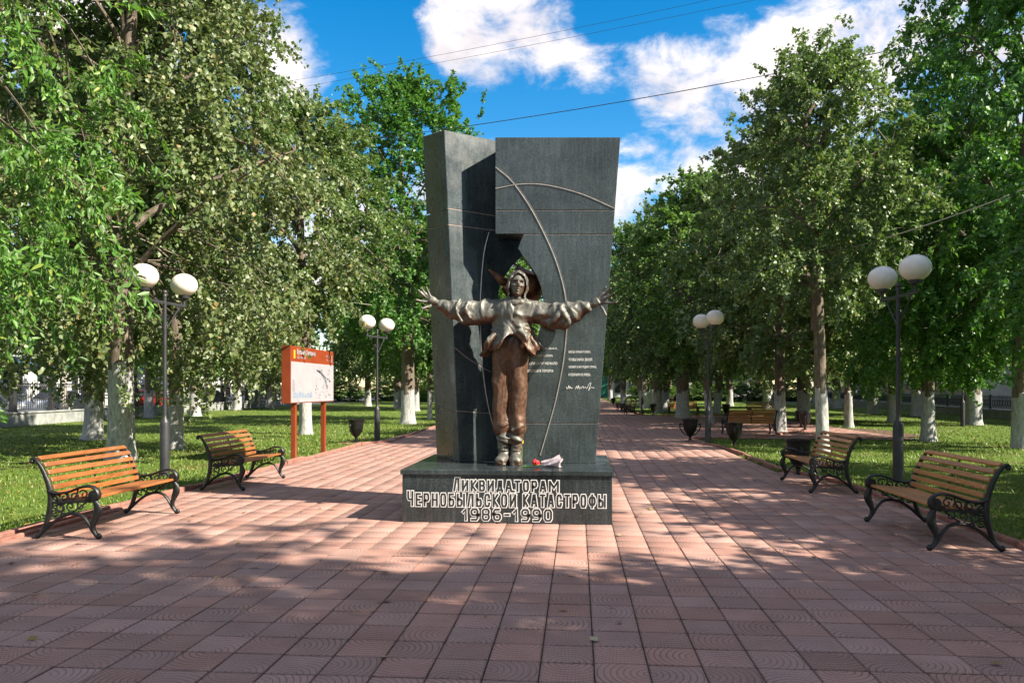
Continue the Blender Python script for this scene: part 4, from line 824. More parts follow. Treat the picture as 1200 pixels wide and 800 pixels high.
def trees():
    t = tree
    t('linden_big', -10.1, 16.66, 'big drooping linden with thick mottled white trunk behind the sunlit bench', r=.28, rz=0, white=2.15)
    t('ash', -10.3, 8.8, 'ash with narrow bright green leaves hanging at the edge of the lawn', r=.2, s=1., rz=1.0, name='ash_tree')
    t('far_dark', -14.8, 23.2, 'leaning dark-barked linden next to the stone fence wall', r=.28, s=1.05, base=(-.2, 0), white=1.35)
    t('linden_young', -10.45, 19.7, 'linden with tall bare white trunk behind the double lamp', r=.18, s=1.05, sz=1.3)
    g1 = 'whitewashed trees along the left fence'
    for x, y in ((-23.3, 41), (-22.4, 42.6)): t('far', x, y, 'one of two trees standing close together by the left fence', g1, r=.25)
    for i, (x, y) in enumerate(((-22, 43.6), (-25, 56), (-24.7, 61.5))): t('far_dark' if i else 'far', x, y, 'whitewashed tree in the row along the left stone fence', g1, r=.3)
    t('linden_young', -9.4, 26.5, 'linden standing behind the orange information sign', r=.21, s=1.15, sz=1.1)
    t('maple_tall', -7.6, 34.7, 'tall dense maple rising behind the left edge of the memorial', r=.31, sz=.93, rz=.3, name='maple_tree')
    t('far', -7.55, 39.7, 'slim tree beside the tall maple at the kerb', r=.12, s=.75)
    g2 = 'far trees on the left lawn'
    for x, y, s in ((-6.7, 60, 1.08), (-14.4, 62, 1.1), (-19, 70, 1.1), (-11.5, 55, .9), (-9, 78, 1.1), (-16, 88, 1.1), (-8, 100, 1.2), (-22, 96, 1.2)): t('far' if x > -15 else 'far_dark', x, y, 'whitewashed tree far back on the left lawn', g2, r=.3, s=s)
    g4 = 'trees across the street'
    for x, y, s in ((-33, 52, 1.0), (-34, 74, 1.15)): t('far', x, y, 'leafy tree across the street behind the left fence', g4, r=.25, s=s, white=.6)
    t('linden_young', 5.8, 19.7, 'slender linden with a round crown behind the right-hand bench', r=.15, s=.88, sz=.95, rz=2.2, base=(.15, 0), white=1.62)
    t('maple', 11.8, 22.0, 'large maple overhanging the right lawn in front of the fence', r=.23, rz=.5, s=.86, sz=1.08, name='maple_tree')
    t('maple', 10.5, 24.6, 'maple with pale grey trunk behind the right-hand double lamp', r=.2, rz=2.6, s=.75, sz=.7, name='maple_tree')
    t('far_dark', 11, 33, 'thin-trunked linden at the edge of the seating bay soil', r=.17, s=.95)
    t('maple', 14.8, 38.3, 'maple with straight white trunk deep in the right lawn', r=.25, s=.95, name='maple_tree')
    t('far_dark', 17.3, 36, 'thick-trunked tree beside the black lamp post near the right fence', r=.33, s=1.1)
    t('far', 18.7, 51.6, 'tree with dark trunk close to the right railing', r=.3, s=1.05)
    t('far_dark', 19.4, 47, 'narrow tree just in front of the right railing', r=.26, s=1.0)
    t('far_dark', 7.35, 29.4, 'linden growing through the paving behind the seating bay bench', r=.21, s=.92)
    t('far', 5.7, 36.7, 'thin leaning tree growing out of the seating bay paving', r=.17, s=.85, base=(.35, 0))
    t('far_dark', 5.65, 43, 'thick tree in front of the bay bench that faces the path', r=.36, s=1.0)
    t('far_dark', 11.7, 42, 'tree behind the pair of black urns at the bay corner', r=.33, s=1.1)
    t('far', 9.3, 52, 'leaning whitewashed tree behind the single bay urn', r=.24, s=1.0, base=(-.3, 0))
    g3 = 'far trees right of the path'
    t('far', 4.7, 64, 'leaning thick tree behind the three benches in a row', r=.5, s=1.1, base=(.9, 0))
    for x, y, s, k in ((5.2, 52, .9, 'far_dark'), (6.2, 57, .95, 'far'), (8.7, 92, 1.2, 'far'), (14, 74, 1.15, 'far'), (15, 64, 1.1, 'far_dark'), (4.8, 84, 1.1, 'far'), (4.6, 112, 1.3, 'far'), (19, 80, 1.2, 'far'), (12, 104, 1.3, 'far'), (21, 66, 1.1, 'far'), (6, 74, 1.1, 'far')): t(k, x, y, 'whitewashed tree far along the right side of the path', g3, r=.32, s=s)
    g6 = 'trees closing the far end of the park'
    for i in range(13): t(('far', 'far_dark')[i % 2], -46 + i * 7.2 + (5 if i > 6 else 0), 118 + (i * 37 % 23), 'leafy tree in the belt closing the far end of the park', g6, r=.35, s=1.35, white=.8)
    g5 = 'lindens shading the foreground from behind the benches'
    for x, y, k, s, rz in ((9.2, -1.1, 'maple', 1.05, 1.), (9.6, -8.0, 'maple', 1.05, 2.), (14.0, -3.5, 'maple_tall', 1., .4), (13.2, -2.4, 'maple', 1., 3.), (6.2, -1.6, 'far_dark', 1., 4.)): t(k, x, y, 'leafy maple beside the path casting shade over the near paving', g5, r=.25, s=s, rz=rz, name='maple_tree')
    t('linden_young', 9.3, 7.6, 'short linden by the path opposite the memorial shading the right bench', r=.13, s=1., sz=.54)
    t('linden_young', 8.5, 3.2, 'short linden by the path shading the paving before the right bench', r=.13, s=1.05, sz=.6)
    t('maple', 10.8, 12.2, 'maple beside the path overhanging the lawn next to the right bench', r=.24, s=.82, sz=.62, rz=5., name='maple_tree')
trees()
def bush(x, y, s, sz, label, group):
    root = empty('bush', (x, y, -.03), 0, label, 'bush', group); o = link('foliage', CR['far']['crown'], root); o.scale = (s, s, sz); o.location = (0, 0, -3.3 * sz); o.rotation_euler = (0, 0, x * 1.7)
    m = MB(); m.tube([(0, 0, 0), (.05, 0, 1.2)], [.06, .03], 6); m.build('stem', MAT['bark'], root)
for i in range(9): bush(-38 + i * 4.3, 92 + (i * 29 % 11), .85, .26, 'low green bush in the hedge closing the left lawn', 'bushes closing the left lawn')
for i in range(6): bush(9 + i * 3.6, 98 + (i * 17 % 9), .8, .24, 'low green bush in the hedge closing the right lawn', 'bushes closing the right lawn')
bush(-22.6, 45.2, .16, .05, 'tiny yellow-green bush at the foot of a fence tree', 'bushes by the fence')

# ================================================================== STREET FURNITURE
def make_bench():
    root = empty('park_bench')
    def spiral(mb, x, cy, cz, r0, a0, turns, sgn=1, w=.009):
        P = []
        for i in range(22): t = i / 21; a = a0 + sgn * turns * 2 * math.pi * t; r = r0 * (1 - .8 * t); P.append((x, cy + math.cos(a) * r, cz + math.sin(a) * r))
        mb.tube(P, np.linspace(w, w * .8, 22), 6, ref=(1, 0, 0))
    for x in (-.82, .82):
        f = MB(); TB = lambda pts, r, rx=.022, res=18: f.tube([(x, a, b) for a, b in pts], rx, 8, ry=r, ref=(1, 0, 0), res=res)
        TB([(.32, .03), (.265, .10), (.215, .25), (.195, .42), (.22, .56), (.275, .70), (.335, .795), (.375, .825), (.405, .812), (.40, .785)], [.022, .026, .03, .032, .028, .024, .02, .018, .016, .01])
        TB([(.31, .035), (.22, .12), (.10, .215), (-.03, .262), (-.14, .245), (-.21, .17), (-.255, .09), (-.30, .035)], [.018, .018, .017, .017, .017, .017, .018, .02])
        TB([(.205, .50), (.12, .470), (0, .485), (-.12, .53), (-.22, .545), (-.29, .52), (-.325, .465), (-.31, .415), (-.275, .405)], [.015, .014, .014, .014, .016, .018, .018, .016, .01], .032, 26)
        TB([(-.275, .41), (-.30, .355), (-.31, .29), (-.285, .22), (-.262, .15), (-.268, .09), (-.305, .035)], [.022, .036, .047, .038, .026, .022, .02], .026, 20)
        f.ball((x, -.32, .032), (.026, .034, .032), 10, 8); f.ball((x, .335, .032), (.026, .032, .032), 10, 8); f.ball((x, .395, .797), (.028, .026, .026), 10, 8)
        f.tube([(x - .03, -.275, .455), (x + .03, -.275, .455)], .052, 14); f.tube([(x - .038, -.275, .455), (x + .038, -.275, .455)], .022, 10)
        f.tube([(x, .20, .37), (x, -.26, .395)], .016, 6)
        fo = f.build('end_frame', MAT['iron'], root, smooth=50)
        s = MB()
        for cy, cz, r0, a0, tn, sg in ((-.16, .46, .05, .5, 1.1, 1), (-.06, .435, .045, 3.4, 1.2, -1), (.05, .43, .05, .2, 1.2, 1), (.135, .42, .045, 3., 1.1, -1), (-.13, .34, .05, 2., 1.1, -1), (-.02, .335, .045, 5., 1.2, 1), (.08, .32, .055, 1., 1.2, -1), (.15, .27, .04, 4., 1.1, 1), (.10, .375, .03, 2., 1.1, 1), (-.2, .40, .035, 4., 1, -1)): spiral(s, x, cy, cz, r0, a0, tn, sg)
        for pts in (((-.24, .41), (-.16, .36), (-.08, .30), (-.02, .27)), ((.18, .46), (.10, .40), (.06, .33), (.09, .23)), ((-.10, .52), (-.08, .44), (-.02, .39), (.06, .37)), ((.19, .33), (.12, .30), (.05, .26), (0, .265)), ((.02, .48), (.0, .42), (.05, .36), (.17, .34))): s.tube([(x, a, b) for a, b in pts], .009, 6, ref=(1, 0, 0), res=10)
        s.build('scrollwork', MAT['iron'], fo, smooth=50)
    def slat(y, z, w, th, tilt):
        mb = MB(); mb.box((0, 0, 0), (1.60, w, th)); me = slat.cache.get((w, th)) or mb.mesh('slat', .005); slat.cache[(w, th)] = me
        o = link('slat', me, root, MAT['wood']); o.location = (0, y, z); o.rotation_euler = (tilt, 0, 0)
    slat.cache = {}
    for i in range(5):
        t = i / 4.4; y, z = (.168 + .012 * t + .115 * t ** 1.6), .455 + .335 * t; slat(y, z, .052, .024, math.atan2(1, .12 + .55 * t))
    slat(.335, .826, .056, .024, .62)
    for i in range(6): t = i / 5; slat(-.255 + .385 * t, .425 - .03 * t, .064, .03, -.07)
    s = MB(); s.tube([(0, .20, .40), (0, .225, .55), (0, .28, .70), (0, .335, .80)], .012, 6, ry=.008, res=8); s.tube([(0, .20, .385), (0, -.26, .40)], .012, 6); s.build('centre_strap', MAT['iron'], root)
    b = MB()
    for x in (-.775, .775):
        for i in range(5): t = i / 4.4; b.ball((x, .168 + .012 * t + .115 * t ** 1.6 - .017, .455 + .335 * t), .007, 6, 4)
    b.build('bolts', MAT['chrome'], root)['kind'] = 'stuff'
    return root
bench = make_bench(); used = []
def put_bench(x, y, rz, label, group=None):
    o = bench if not used else copy_tree(bench); used.append(1); o.location = (x, y, 0); o.rotation_euler = (0, 0, rz); o['label'] = label; o['category'] = 'bench'
    if group: o['group'] = group
    elif 'group' in o: del o['group']
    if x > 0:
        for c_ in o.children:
            if c_.name.startswith('slat'): c_.material_slots[0].link = 'OBJECT'; c_.material_slots[0].material = MAT['wood_pale']
put_bench(-5.24, 8.5, R(91), 'sunlit wooden bench with scrolled iron arms in front of the white-trunked linden')
put_bench(-5.38, 12.35, R(90), 'wooden bench with scrolled iron arms next to the orange sign')
put_bench(3.67, 8.62, R(-90), 'shaded wooden bench with iron arms directly below the double lamp')
put_bench(3.76, 12.78, R(-90), 'shaded wooden bench with a black urn standing behind it')
put_bench(5.75, 27.0, R(188), 'bench turned away from the path behind the black urn')
put_bench(9.75, 42.2, R(8), 'bench at the back of the seating bay, half hidden by another bench')
put_bench(6.0, 45.5, R(4), 'bench facing the path behind the thick bay tree')
for y in (47.6, 51.5, 57.5): put_bench(3.15, y, R(-90), 'one of three benches in a row by the far right kerb', 'three benches in a row')
for x, y, a in ((1.2, 121, 0), (8.3, 118, -90), (9.6, 84, -70)): put_bench(x, y, R(a), 'small bench far away at the end of the path', 'far benches')

def make_lamp():
    root = empty('street_lamp'); m = MB(); m.lathe([(.085, -.03), (.085, .93), (.078, .96), (.04, 1.03), (.036, 1.08), (.034, 3.2), (.04, 3.2), (.042, 3.24), (.03, 3.26)], 16); m.build('post', MAT['pole'], root, smooth=40)
    m = MB(); m.ball((0, 0, 3.285), .048, 14, 10); m.build('finial', MAT['pole'], root, smooth=60)
    m = MB(); m.box((0, 0, 3.1), (.035, 1.32, .05))
    for s in (-1, 1):
        m.tube([(0, s * .60, 3.09), (0, s * .60, 3.24)], .028, 10); m.tube([(0, s * .03, 2.62), (0, s * .12, 2.70), (0, s * .40, 3.0), (0, s * .47, 3.08)], .011, 6, res=12)
        for c, r0, a0 in (((.09, 2.83), .06, 0), ((.42, 3.03), .05, 2)):
            m.tube([(0, s * (c[0] + math.cos(a0 + 7 * t) * r0 * (1 - .7 * t)), c[1] + math.sin(a0 + 7 * t) * r0 * (1 - .7 * t)) for t in np.linspace(0, 1, 16)], .007, 5)
    m.build('crossarm', MAT['pole'], root, smooth=40)
    for s in (-1, 1):
        m = MB(); m.lathe([(.03, 3.22), (.09, 3.24), (.105, 3.27), (.10, 3.30)], 20, (0, s * .60, 0)); c = m.build('globe_cup', MAT['pole'], root, smooth=40)
        m = MB(); m.ball((0, s * .60, 3.495), (.245, .245, .213), 36, 22); m.build('globe', MAT['opal'], root, smooth=80)
    return root
lamp = make_lamp(); ul = []
def put_lamp(x, y, label, group=None, rz=0, s=1.):
    o = lamp if not ul else copy_tree(lamp); ul.append(1); o.location = (x, y, 0); o.rotation_euler = (0, 0, rz); o.scale = (s, s, s); o['label'] = label; o['category'] = 'lamp'
    if group: o['group'] = group
put_lamp(-7.43, 13.6, 'twin white globe lamp standing behind the sunlit bench', rz=R(-5))
put_lamp(-5.99, 23.1, 'twin globe lamp beside the urn near the orange sign', rz=R(-14))
put_lamp(5.39, 13.75, 'twin cream globe lamp behind the two shaded benches', rz=R(3))
put_lamp(3.66, 22.5, 'twin globe lamp between two black urns at the bay corner', rz=R(9))
put_lamp(3.95, 48.7, 'thin lamp post beside the three benches in a row')
put_lamp(16.0, 34.2, 'black lamp post with its globes hidden in the maple leaves near the right fence', s=1.05)
put_lamp(18.9, 62, 'far lamp with a pale globe in front of the brick building')
put_lamp(-24.0, 44, 'thin lamp post between the trees by the left fence')

def make_urn():
    root = empty('litter_urn'); m = MB()
    m.lathe([(.15, 0), (.15, .015), (.09, .03), (.045, .06), (.035, .12), (.05, .16), (.11, .22), (.17, .32), (.205, .44), (.215, .56), (.222, .62), (.235, .64), (.235, .66), (.205, .66), (.195, .56), (.16, .34), (.05, .24)], 28, caps=True); m.build('bowl', MAT['iron'], root, smooth=40)
    for s in (-1, 1):
        m = MB(); m.tube([(s * .06, 0, .17), (s * .17, 0, .22), (s * .27, 0, .34), (s * .31, 0, .46), (s * .285, 0, .53), (s * .25, 0, .50), (s * .27, 0, .46)], [.016, .018, .018, .018, .016, .013, .01], 7, res=20); m.tube([(s * .20, 0, .50), (s * .29, 0, .50)], .012, 6); m.build('handle', MAT['iron'], root, smooth=50)
    return root
urn = make_urn(); uu = []
def put_urn(x, y, rz, label, group=None, tilt=0., z=0.):
    o = urn if not uu else copy_tree(urn); uu.append(1); o.location = (x, y, z); o.rotation_euler = (tilt, tilt * .5, rz); o['label'] = label; o['category'] = 'urn'
    if group: o['group'] = group
put_urn(-6.4, 22.3, R(70), 'black iron litter urn on a red slab beside the orange sign', z=-.0)
put_urn(3.3, 23.5, R(5), 'black iron urn with both handles showing at the bay corner', z=.0)
put_urn(4.25, 21.8, R(80), 'black iron urn on the grass in front of the turned bench', z=-.03)
put_urn(8.5, 46.0, R(70), 'single black urn by the kerb at the back of the bay', z=0)
put_urn(9.0, 32.6, R(60), 'farther of two black urns side by side at the bay end', z=0)
put_urn(8.45, 30.1, R(75), 'nearer of two black urns side by side at the bay end', z=0)
put_urn(3.98, 14.6, R(85), 'wide black iron urn right behind the shaded bench', z=-.03)
put_urn(4.6, 48.4, R(20), 'black urn next to the far lamp by the three benches', z=-.03)
put_urn(3.4, 76, R(20), 'tiny black urn far along the right kerb', z=0)
m = MB(); m.box((0, 0, .0), (.75, .55, .05)); o = m.build('urn_slab', MAT['kerb'], None, .01); o.location = (-6.45, 22.2, -.03); tag(o, 'red concrete slab under the left urn', 'slab')

def sign():
    x = -6.06; root = empty('information_sign', (x, 17.35, -.03), 0, 'orange framed information board with a white map on two posts', 'sign')
    for y in (-.98, .98): m = MB(); m.box((0, y, .65), (.10, .10, 1.3)); m.build('post', MAT['sign'], root, .006)
    y0, y1, z0, z1 = -1.43, 1.43, 1.27, 2.48
    m = MB(); m.box((0, 0, (z0 + z1) / 2), (.2, y1 - y0, z1 - z0)); m.build('board', MAT['sign'], root, .006)
    fx = .1
    m = MB(); m.box((fx + .002, 0, z0 + .45), (.008, y1 - y0 - .02, .86)); p = m.build('map_panel', MAT['signwhite'], root)
    P = fx + .0065
    r2 = random.Random(4); q = MB()
    def patch(mb, pts): mb.add([(P + .001, a, b) for a, b in pts], [tuple(range(len(pts)))])
    for k in range(46):
        a = r2.uniform(.1, 1.2); b = z0 + .1 + r2.uniform(0, .68); s = r2.uniform(.012, .045); an = r2.uniform(0, 3)
        patch(q, [(a + math.cos(an + t) * s, b + math.sin(an + t) * s * .6) for t in (0, 1.6, 3.1, 4.7)])
    for k in range(9): a = .15 + k * .12; patch(q, [(a, z0 + .75 - k * .03), (a + .13, z0 + .72 - k * .03), (a + .13, z0 + .70 - k * .03), (a, z0 + .73 - k * .03)])
    patch(q, [(.2, z0 + .7), (.45, z0 + .66), (.75, z0 + .5), (.9, z0 + .3), (1.0, z0 + .3), (.85, z0 + .55), (.5, z0 + .73), (.2, z0 + .75)])
    for k in range(12): b = z0 + .25 + k * .022; patch(q, [(-1.36, b), (-1.36 + r2.uniform(.1, .2), b), (-1.2, b + .009), (-1.36, b + .009)])
    q.build('map_print', MAT['grey_print'], p)
    q = MB()
    for k in range(7): a = -1.3 + k * .17; h = r2.uniform(.06, .13); patch(q, [(a, z0 + .11), (a + .15, z0 + .11), (a + .15, z0 + .11 + h), (a + .07, z0 + .14 + h), (a, z0 + .11 + h)])
    patch(q, [(-1.02, z0 + .03), (-.96, z0 + .03), (-.96, z0 + .09), (-1.02, z0 + .09)]); q.build('picture_strip', MAT['blue_print'], p)
    def txt(s, ya, za, h, nm='heading', bold=.0):
        cu = bpy.data.curves.new('t', 'FONT'); cu.body = s; cu.size = h; cu.offset = bold; o = bpy.data.objects.new('t', cu); col.objects.link(o); me = bpy.data.meshes.new_from_object(o.evaluated_get(bpy.context.evaluated_depsgraph_get())); bpy.data.objects.remove(o)
        for v in me.vertices: v.co = Vector((fx + .004, ya + v.co.x, za + v.co.y))
        link(nm, me, root, MAT['signwhite'])
    txt('Бульвар Гагарина', -1.08, z1 - .155, .135, bold=.005); txt('Gagarin Boulevard', -1.08, z1 - .25, .075); txt('Брянск', .86, z1 - .15, .07); txt('Bryansk', .9, z1 - .235, .06)
    m = MB(); m.box((fx + .003, -1.22, z1 - .17), (.004, .07, .17)); m.build('emblem', MAT['yellow'], root); m = MB(); m.box((fx + .003, 1.3, z1 - .18), (.004, .03, .16)); m.box((fx + .0035, 1.3, z1 - .25), (.003, .08, .03)); m.build('pictogram', MAT['signwhite'], root)
sign()

# ================================================================== FENCES
def fence(name, x0, y0, x1, y1, step, wall_h, pan_h, label, ornate):
    root = empty(name, (0, 0, -.03), 0, label, 'fence'); a, b = Vector((x0, y0, 0)), Vector((x1, y1, 0)); d = (b - a); n = max(1, round(d.length / step)); u = d / n; L_ = u.length; an = math.atan2(d.y, d.x); rot = Matrix.Rotation(an, 3, 'Z')
    bm_ = MB(); bm_.box((0, 0, wall_h / 2), (L_ - .02, .34, wall_h)); bm_.box((0, 0, wall_h + .035), (L_ - .01, .44, .07)); bme = bm_.mesh('wall_block', .01); bme.materials.append(MAT['fencestone'])
    p = MB(); p.box((0, 0, pan_h / 2 + .03), (.2 if ornate else .09, .2 if ornate else .09, pan_h + .06)); 
    if ornate: p.box((0, 0, pan_h + .10), (.26, .26, .06)); p.box((0, 0, .04), (.3, .28, .08))
    pme = p.mesh('post', .008); pme.materials.append(MAT['pole'])
    q = MB(); W2 = L_ / 2 - .1
    for z in (.10, pan_h - .02, pan_h * .86): q.box((0, 0, z), (2 * W2, .035, .035))
    k = int(2 * W2 / .16)
    for i in range(k + 1): xx = -W2 + 2 * W2 * i / k; q.box((xx, 0, pan_h / 2 + .03), (.02, .02, pan_h - .1))
    if ornate:
        q.tube([(math.cos(t) * .16, -.03, pan_h * .47 + math.sin(t) * .2) for t in np.linspace(0, 6.28, 24)], .026, 6)
        for s in (-1, 1): q.tube([(s * x_, -.03, pan_h * .47 + .09 * math.sin(5.2 * x_ + .4)) for x_ in np.linspace(.16, W2, 16)], .024, 6)
        for i in range(k): xx = -W2 + 2 * W2 * (i + .5) / k; q.tube([(xx + math.cos(t) * .05, 0, pan_h * .93 + math.sin(t) * .045) for t in np.linspace(0, 6.28, 9)], .01, 4)
    else:
        for i in range(int(k / 2)): xx = -W2 + 2 * W2 * (i + .5) / (k / 2); q.tube([(xx + math.cos(t) * .12, 0, pan_h * .48 + math.sin(t) * .2) for t in np.linspace(0, 6.28, 11)], .012, 4)
    qme = q.mesh('railing_panel'); qme.materials.append(MAT['pole'])
    for i in range(n):
        c = a + u * (i + .5)
        for me, z, nm, cc in ((bme, 0, 'wall_block', c), (qme, wall_h + .07, 'railing_panel', c), (pme, wall_h + .07, 'post', a + u * i)):
            o = link(nm, me, root); o.location = (cc.x, cc.y, z); o.rotation_euler = (0, 0, an)
fence('iron_fence', -22.6, 22.5, -28.8, 79, 2.83, .53, 1.22, 'dark iron fence with oval ornaments on a pale stone wall by the street', True)
fence('low_railing', 20.6, 31, 28.6, 98, 3.3, .42, .72, 'low black iron railing on a grey wall before the brick building', False)

# ================================================================== BUILDINGS
def facade(root, x, y0, y1, z0, z1, face, ny, storeys, ww, wh, sill, mat, pane_mat='glass'):
    """wall in the plane x with real window openings, looking along face (+1 / -1)"""
    th = .35; H = (z1 - z0) / storeys; st = (y1 - y0) / ny; w = MB(); xc = x - face * th / 2
    for s in range(storeys):
        zb = z0 + s * H; w.box((xc, (y0 + y1) / 2, zb + sill / 2), (th, y1 - y0, sill)); top = H - sill - wh; w.box((xc, (y0 + y1) / 2, zb + H - top / 2), (th, y1 - y0, top))
        for i in range(ny + 1):
            ya = y0 if i == 0 else y0 + (i - .5) * st + ww / 2; yb = y1 if i == ny else y0 + (i + .5) * st - ww / 2; w.box((xc, (ya + yb) / 2, zb + sill + wh / 2), (th, yb - ya, wh))
    w.build('wall', MAT[mat], root)
    f = MB(); a = .07
    for yy, zz, dy, dz in ((0, wh / 2 - a / 2, ww, a), (0, -wh / 2 + a / 2, ww, a), (ww / 2 - a / 2, 0, a, wh - 2 * a), (-ww / 2 + a / 2, 0, a, wh - 2 * a), (0, 0, a * .8, wh - 2 * a)): f.box((0, yy, zz), (.08, dy, dz))
    fme = f.mesh('window'); fme.materials.append(MAT['white_paint']); g_ = MB(); g_.box((0, 0, 0), (.02, ww - .1, wh - .1)); gme = g_.mesh('pane'); gme.materials.append(MAT[pane_mat]); sl_ = MB(); sl_.box((face * .12, 0, -wh / 2 - .03), (.3, ww + .15, .05)); sme = sl_.mesh('sill'); sme.materials.append(MAT['roof'])
    for s in range(storeys):
        for i in range(ny):
            o = link('window', fme, root); o.location = (x - face * .16, y0 + (i + .5) * st, z0 + s * H + sill + wh / 2)
            p = link('pane', gme, o); p.location = (-face * .02, 0, 0); q = link('sill', sme, o)
def buildings():
    b = empty('brick_building', (33, 60, -.03), 0, 'long beige brick building with white windows behind the low railing', 'building')
    b2 = empty('tmp'); bpy.data.objects.remove(b2)
    off = Vector((-33, -60, 0))
    def shift(root):
        for o in root.children:
            if o.name.startswith('window'): o.location += Vector((-root.location.x, -root.location.y, 0))
            else: o.data.transform(Matrix.Translation((-root.location.x, -root.location.y, 0)))
    facade(b, 32, 24, 110, 1.2, 10.8, -1, 27, 3, 1.5, 1.7, .9, 'brick')
    m = MB(); m.box((31.97, 67, .6), (.5, 86, 1.2)); m.build('plinth', MAT['fencestone'], b); m = MB(); m.box((38, 67, 11.0), (13, 87, .4)); m.build('roof', MAT['roof'], b); m = MB(); m.box((38.3, 67, 5.4), (11.8, 85.9, 10.75)); m.build('body', MAT['brick'], b)
    for yy in (38.5, 61): m = MB(); m.box((31.2, yy, 1.5), (1.6, 3.0, 3.0)); m.box((31.1, yy, 3.1), (2.0, 3.4, .2)); m.build('porch', MAT['white_wall'], b)
    shift(b)
    b = empty('shop_building', (-44, 60, -.03), 0, 'white building with blue fascia across the street behind the iron fence', 'building')
    facade(b, -43.5, 15, 120, 0, 8.4, 1, 26, 2, 2.4, 2.0, 1.1, 'white_wall'); m = MB(); m.box((-43.3, 67.5, 3.7), (.5, 105, .75)); m.build('fascia', MAT['blue_wall'], b); m = MB(); m.box((-50, 67.5, 8.6), (14, 106, .4)); m.build('roof', MAT['roof'], b); m = MB(); m.box((-50, 67.5, 4.2), (12.2, 104.8, 8.3)); m.build('body', MAT['white_wall'], b); shift(b)
    b = empty('market_pavilion', (10, 150, -.03), 0, 'low white and green pavilion at the far end of the path', 'building')
    m = MB(); m.box((0, 0, 2.6), (46, 10, 5.2)); m.build('wall', MAT['white_wall'], b); m = MB(); m.box((0, -.3, 5.6), (48, 11.5, .9)); m.build('roof', MAT['roof'], b); m = MB(); m.box((-9, -5.15, 1.9), (9, .3, 3.8)); m.build('green_front', MAT['green_wall'], b); m = MB(); m.box((6, -5.12, 2.2), (6, .24, 4.4)); m.build('pink_front', MAT['pink_wall'], b)
    for k in range(9): m = MB(); m.box((-2.5 + k * 2.6 + (4 if k > 1 else 0), -5.08, 2.2), (1.5, .16, 2.6)); m.build('window', MAT['glass'], b)
buildings()

# ================================================================== CARS, POLES, WIRES
def car(x, y, rz, paint, label):
    r = empty('parked_car', (x, y, -.02), rz, label, 'car'); L_ = 4.3
    lower = [(-2.15, .35), (-2.15, .75), (-2.0, .88), (-1.0, .98), (1.25, .98), (2.0, .92), (2.15, .75), (2.15, .35)]; cab = [(-1.15, .97), (-.45, 1.45), (.75, 1.47), (1.6, .99)]
    m = MB(); m.prism([(a, -.85, b) for a, b in lower], (0, 1.7, 0)); m.build('body', MAT[paint], r, .06, 50, 2)
    m = MB(); k = [(a, -.74 if b < 1.2 else -.6, b) for a, b in cab]; k2 = [(a, .74 if b < 1.2 else .6, b) for a, b in cab]; m.add(k + k2, [(0, 1, 2, 3), (7, 6, 5, 4), (0, 4, 5, 1), (1, 5, 6, 2), (2, 6, 7, 3), (3, 7, 4, 0)]); m.build('cabin', MAT[paint], r, .04, 50)
    for s in (-1, 1):
        for w in ([(-.95, 1.0), (-.42, 1.38), (.12, 1.39), (.12, 1.0)], [(.2, 1.0), (.2, 1.39), (.72, 1.4), (1.3, 1.0)]):
            m = MB(); m.prism([(a, s * (.745 - .14 * (b - .97) / .48), b) for a, b in w], (0, s * .012, 0)); m.build('side_window', MAT['glass'], r)
    m = MB(); m.prism([(-1.12, -.66, 1.03), (-1.12, .66, 1.03), (-.52, .54, 1.42), (-.52, -.54, 1.42)], (-.02, 0, .015)); m.build('windscreen', MAT['glass'], r); m = MB(); m.prism([(1.55, -.66, 1.04), (1.55, .66, 1.04), (.84, .54, 1.43), (.84, -.54, 1.43)], (.02, 0, .015)); m.build('rear_window', MAT['glass'], r)
    for a in (-1.35, 1.3):
        for s in (-1, 1):
            m = MB(); m.tube([(a, s * .70, .31), (a, s * .88, .31)], .31, 20); w = m.build('wheel', MAT['tyre'], r, smooth=40); m = MB(); m.tube([(a, s * .86, .31), (a, s * .89, .31)], .19, 16); m.build('rim', MAT['chrome'], w)
    for s in (-1, 1): m = MB(); m.box((-2.13, s * .6, .7), (.08, .4, .14)); m.build('headlight', MAT['white_paint'], r); m = MB(); m.box((2.13, s * .65, .75), (.08, .3, .16)); m.build('tail_light', MAT['car_red'], r)
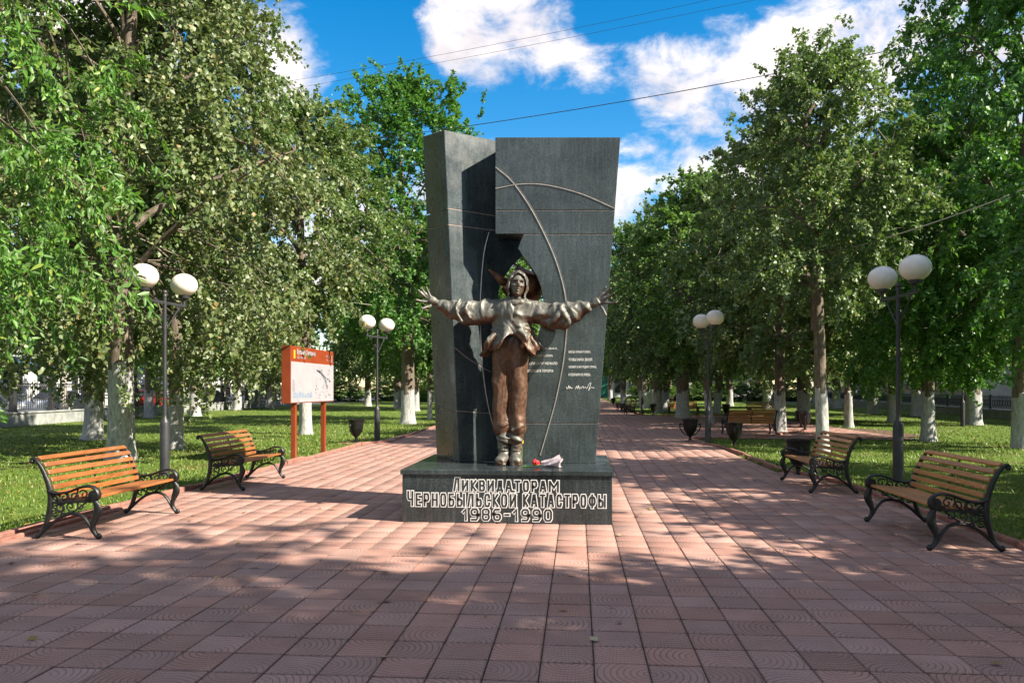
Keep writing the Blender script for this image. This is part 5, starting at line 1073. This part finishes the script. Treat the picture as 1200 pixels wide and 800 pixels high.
for x, y, p, lb in ((-29.3, 42, 'car_white', 'white car parked behind the left iron fence between the trees'), (-29.4, 51, 'car_red', 'red car parked on the street behind the left fence'), (-29.3, 60, 'car_grey', 'grey car parked on the street behind the fence'), (-29.6, 68, 'car_white', 'farther white car parked on the street behind the grey car'), (-29.2, 33, 'car_blue', 'blue car parked on the street near the fence corner')): car(x, y, R(90), p, lb)
car(29.2, 84, R(90), 'car_white', 'white car parked beyond the right railing near the brick building')
def cw(lat, dep, z): s, c = math.sin(TH), math.cos(TH); return Vector((lat * c - dep * s, lat * s + dep * c, z))
def pole(p, h, label):
    r = empty('utility_pole', (p.x, p.y, -.05), 0, label, 'pole'); m = MB(); m.tube([(0, 0, 0), (0, 0, h)], [.16, .1], 12); m.build('shaft', MAT['concrete'], r, smooth=40); m = MB()
    for z in (h - .2, h - 2.3): m.box((0, 0, z), (.08, 1.6, .1))
    m.build('crossarm', MAT['pole'], r)
pa, pb_ = cw(-22, 38.5, 0), cw(22, 19, 0); pole(pa, 15.0, 'pale concrete utility pole on the street side of the left fence'); pole(pb_, 15.0, 'concrete utility pole beyond the right lawn')
def wire(a, b, sag, r, mat, label, name='overhead_cable', group=None):
    a, b = Vector(a), Vector(b); m = MB(); P = [a.lerp(b, t) - Vector((0, 0, sag * 4 * t * (1 - t))) for t in np.linspace(0, 1, 28)]; m.tube(P, r, 5); tag(m.build(name, MAT[mat], None, smooth=60), label, 'cable', group)
A_, B_ = pa, pb_
wire((A_.x, A_.y, 12.7), (B_.x, B_.y, 12.7), 1.3, .014, 'cable', 'thick black overhead cable crossing the sky just above the memorial')
for k in (0, 1): wire((A_.x, A_.y + .7 - 1.4 * k, 14.85), (B_.x, B_.y + .7 - 1.4 * k, 14.85), .55 + .35 * k, .006, 'cable', 'thin overhead wire high across the clouds', 'overhead_wire', 'thin wires across the sky')
wire((5.8, 19.55, 4.75), (10.8, 12.2, 6.4), .3, .012, 'rope', 'pale cable sagging from the slender linden towards the path-side maple', 'pale_cable')
wire((-10, 16.5, 5.1), (-10.3, 8.8, 4.6), .22, .011, 'rope', 'pale cable strung between the ash and the big linden', 'pale_cable')
wire((-10, 16.6, 5.0), (-7.6, 34.7, 5.2), .4, .011, 'rope', 'pale cable strung from the big linden to the tall maple', 'pale_cable')
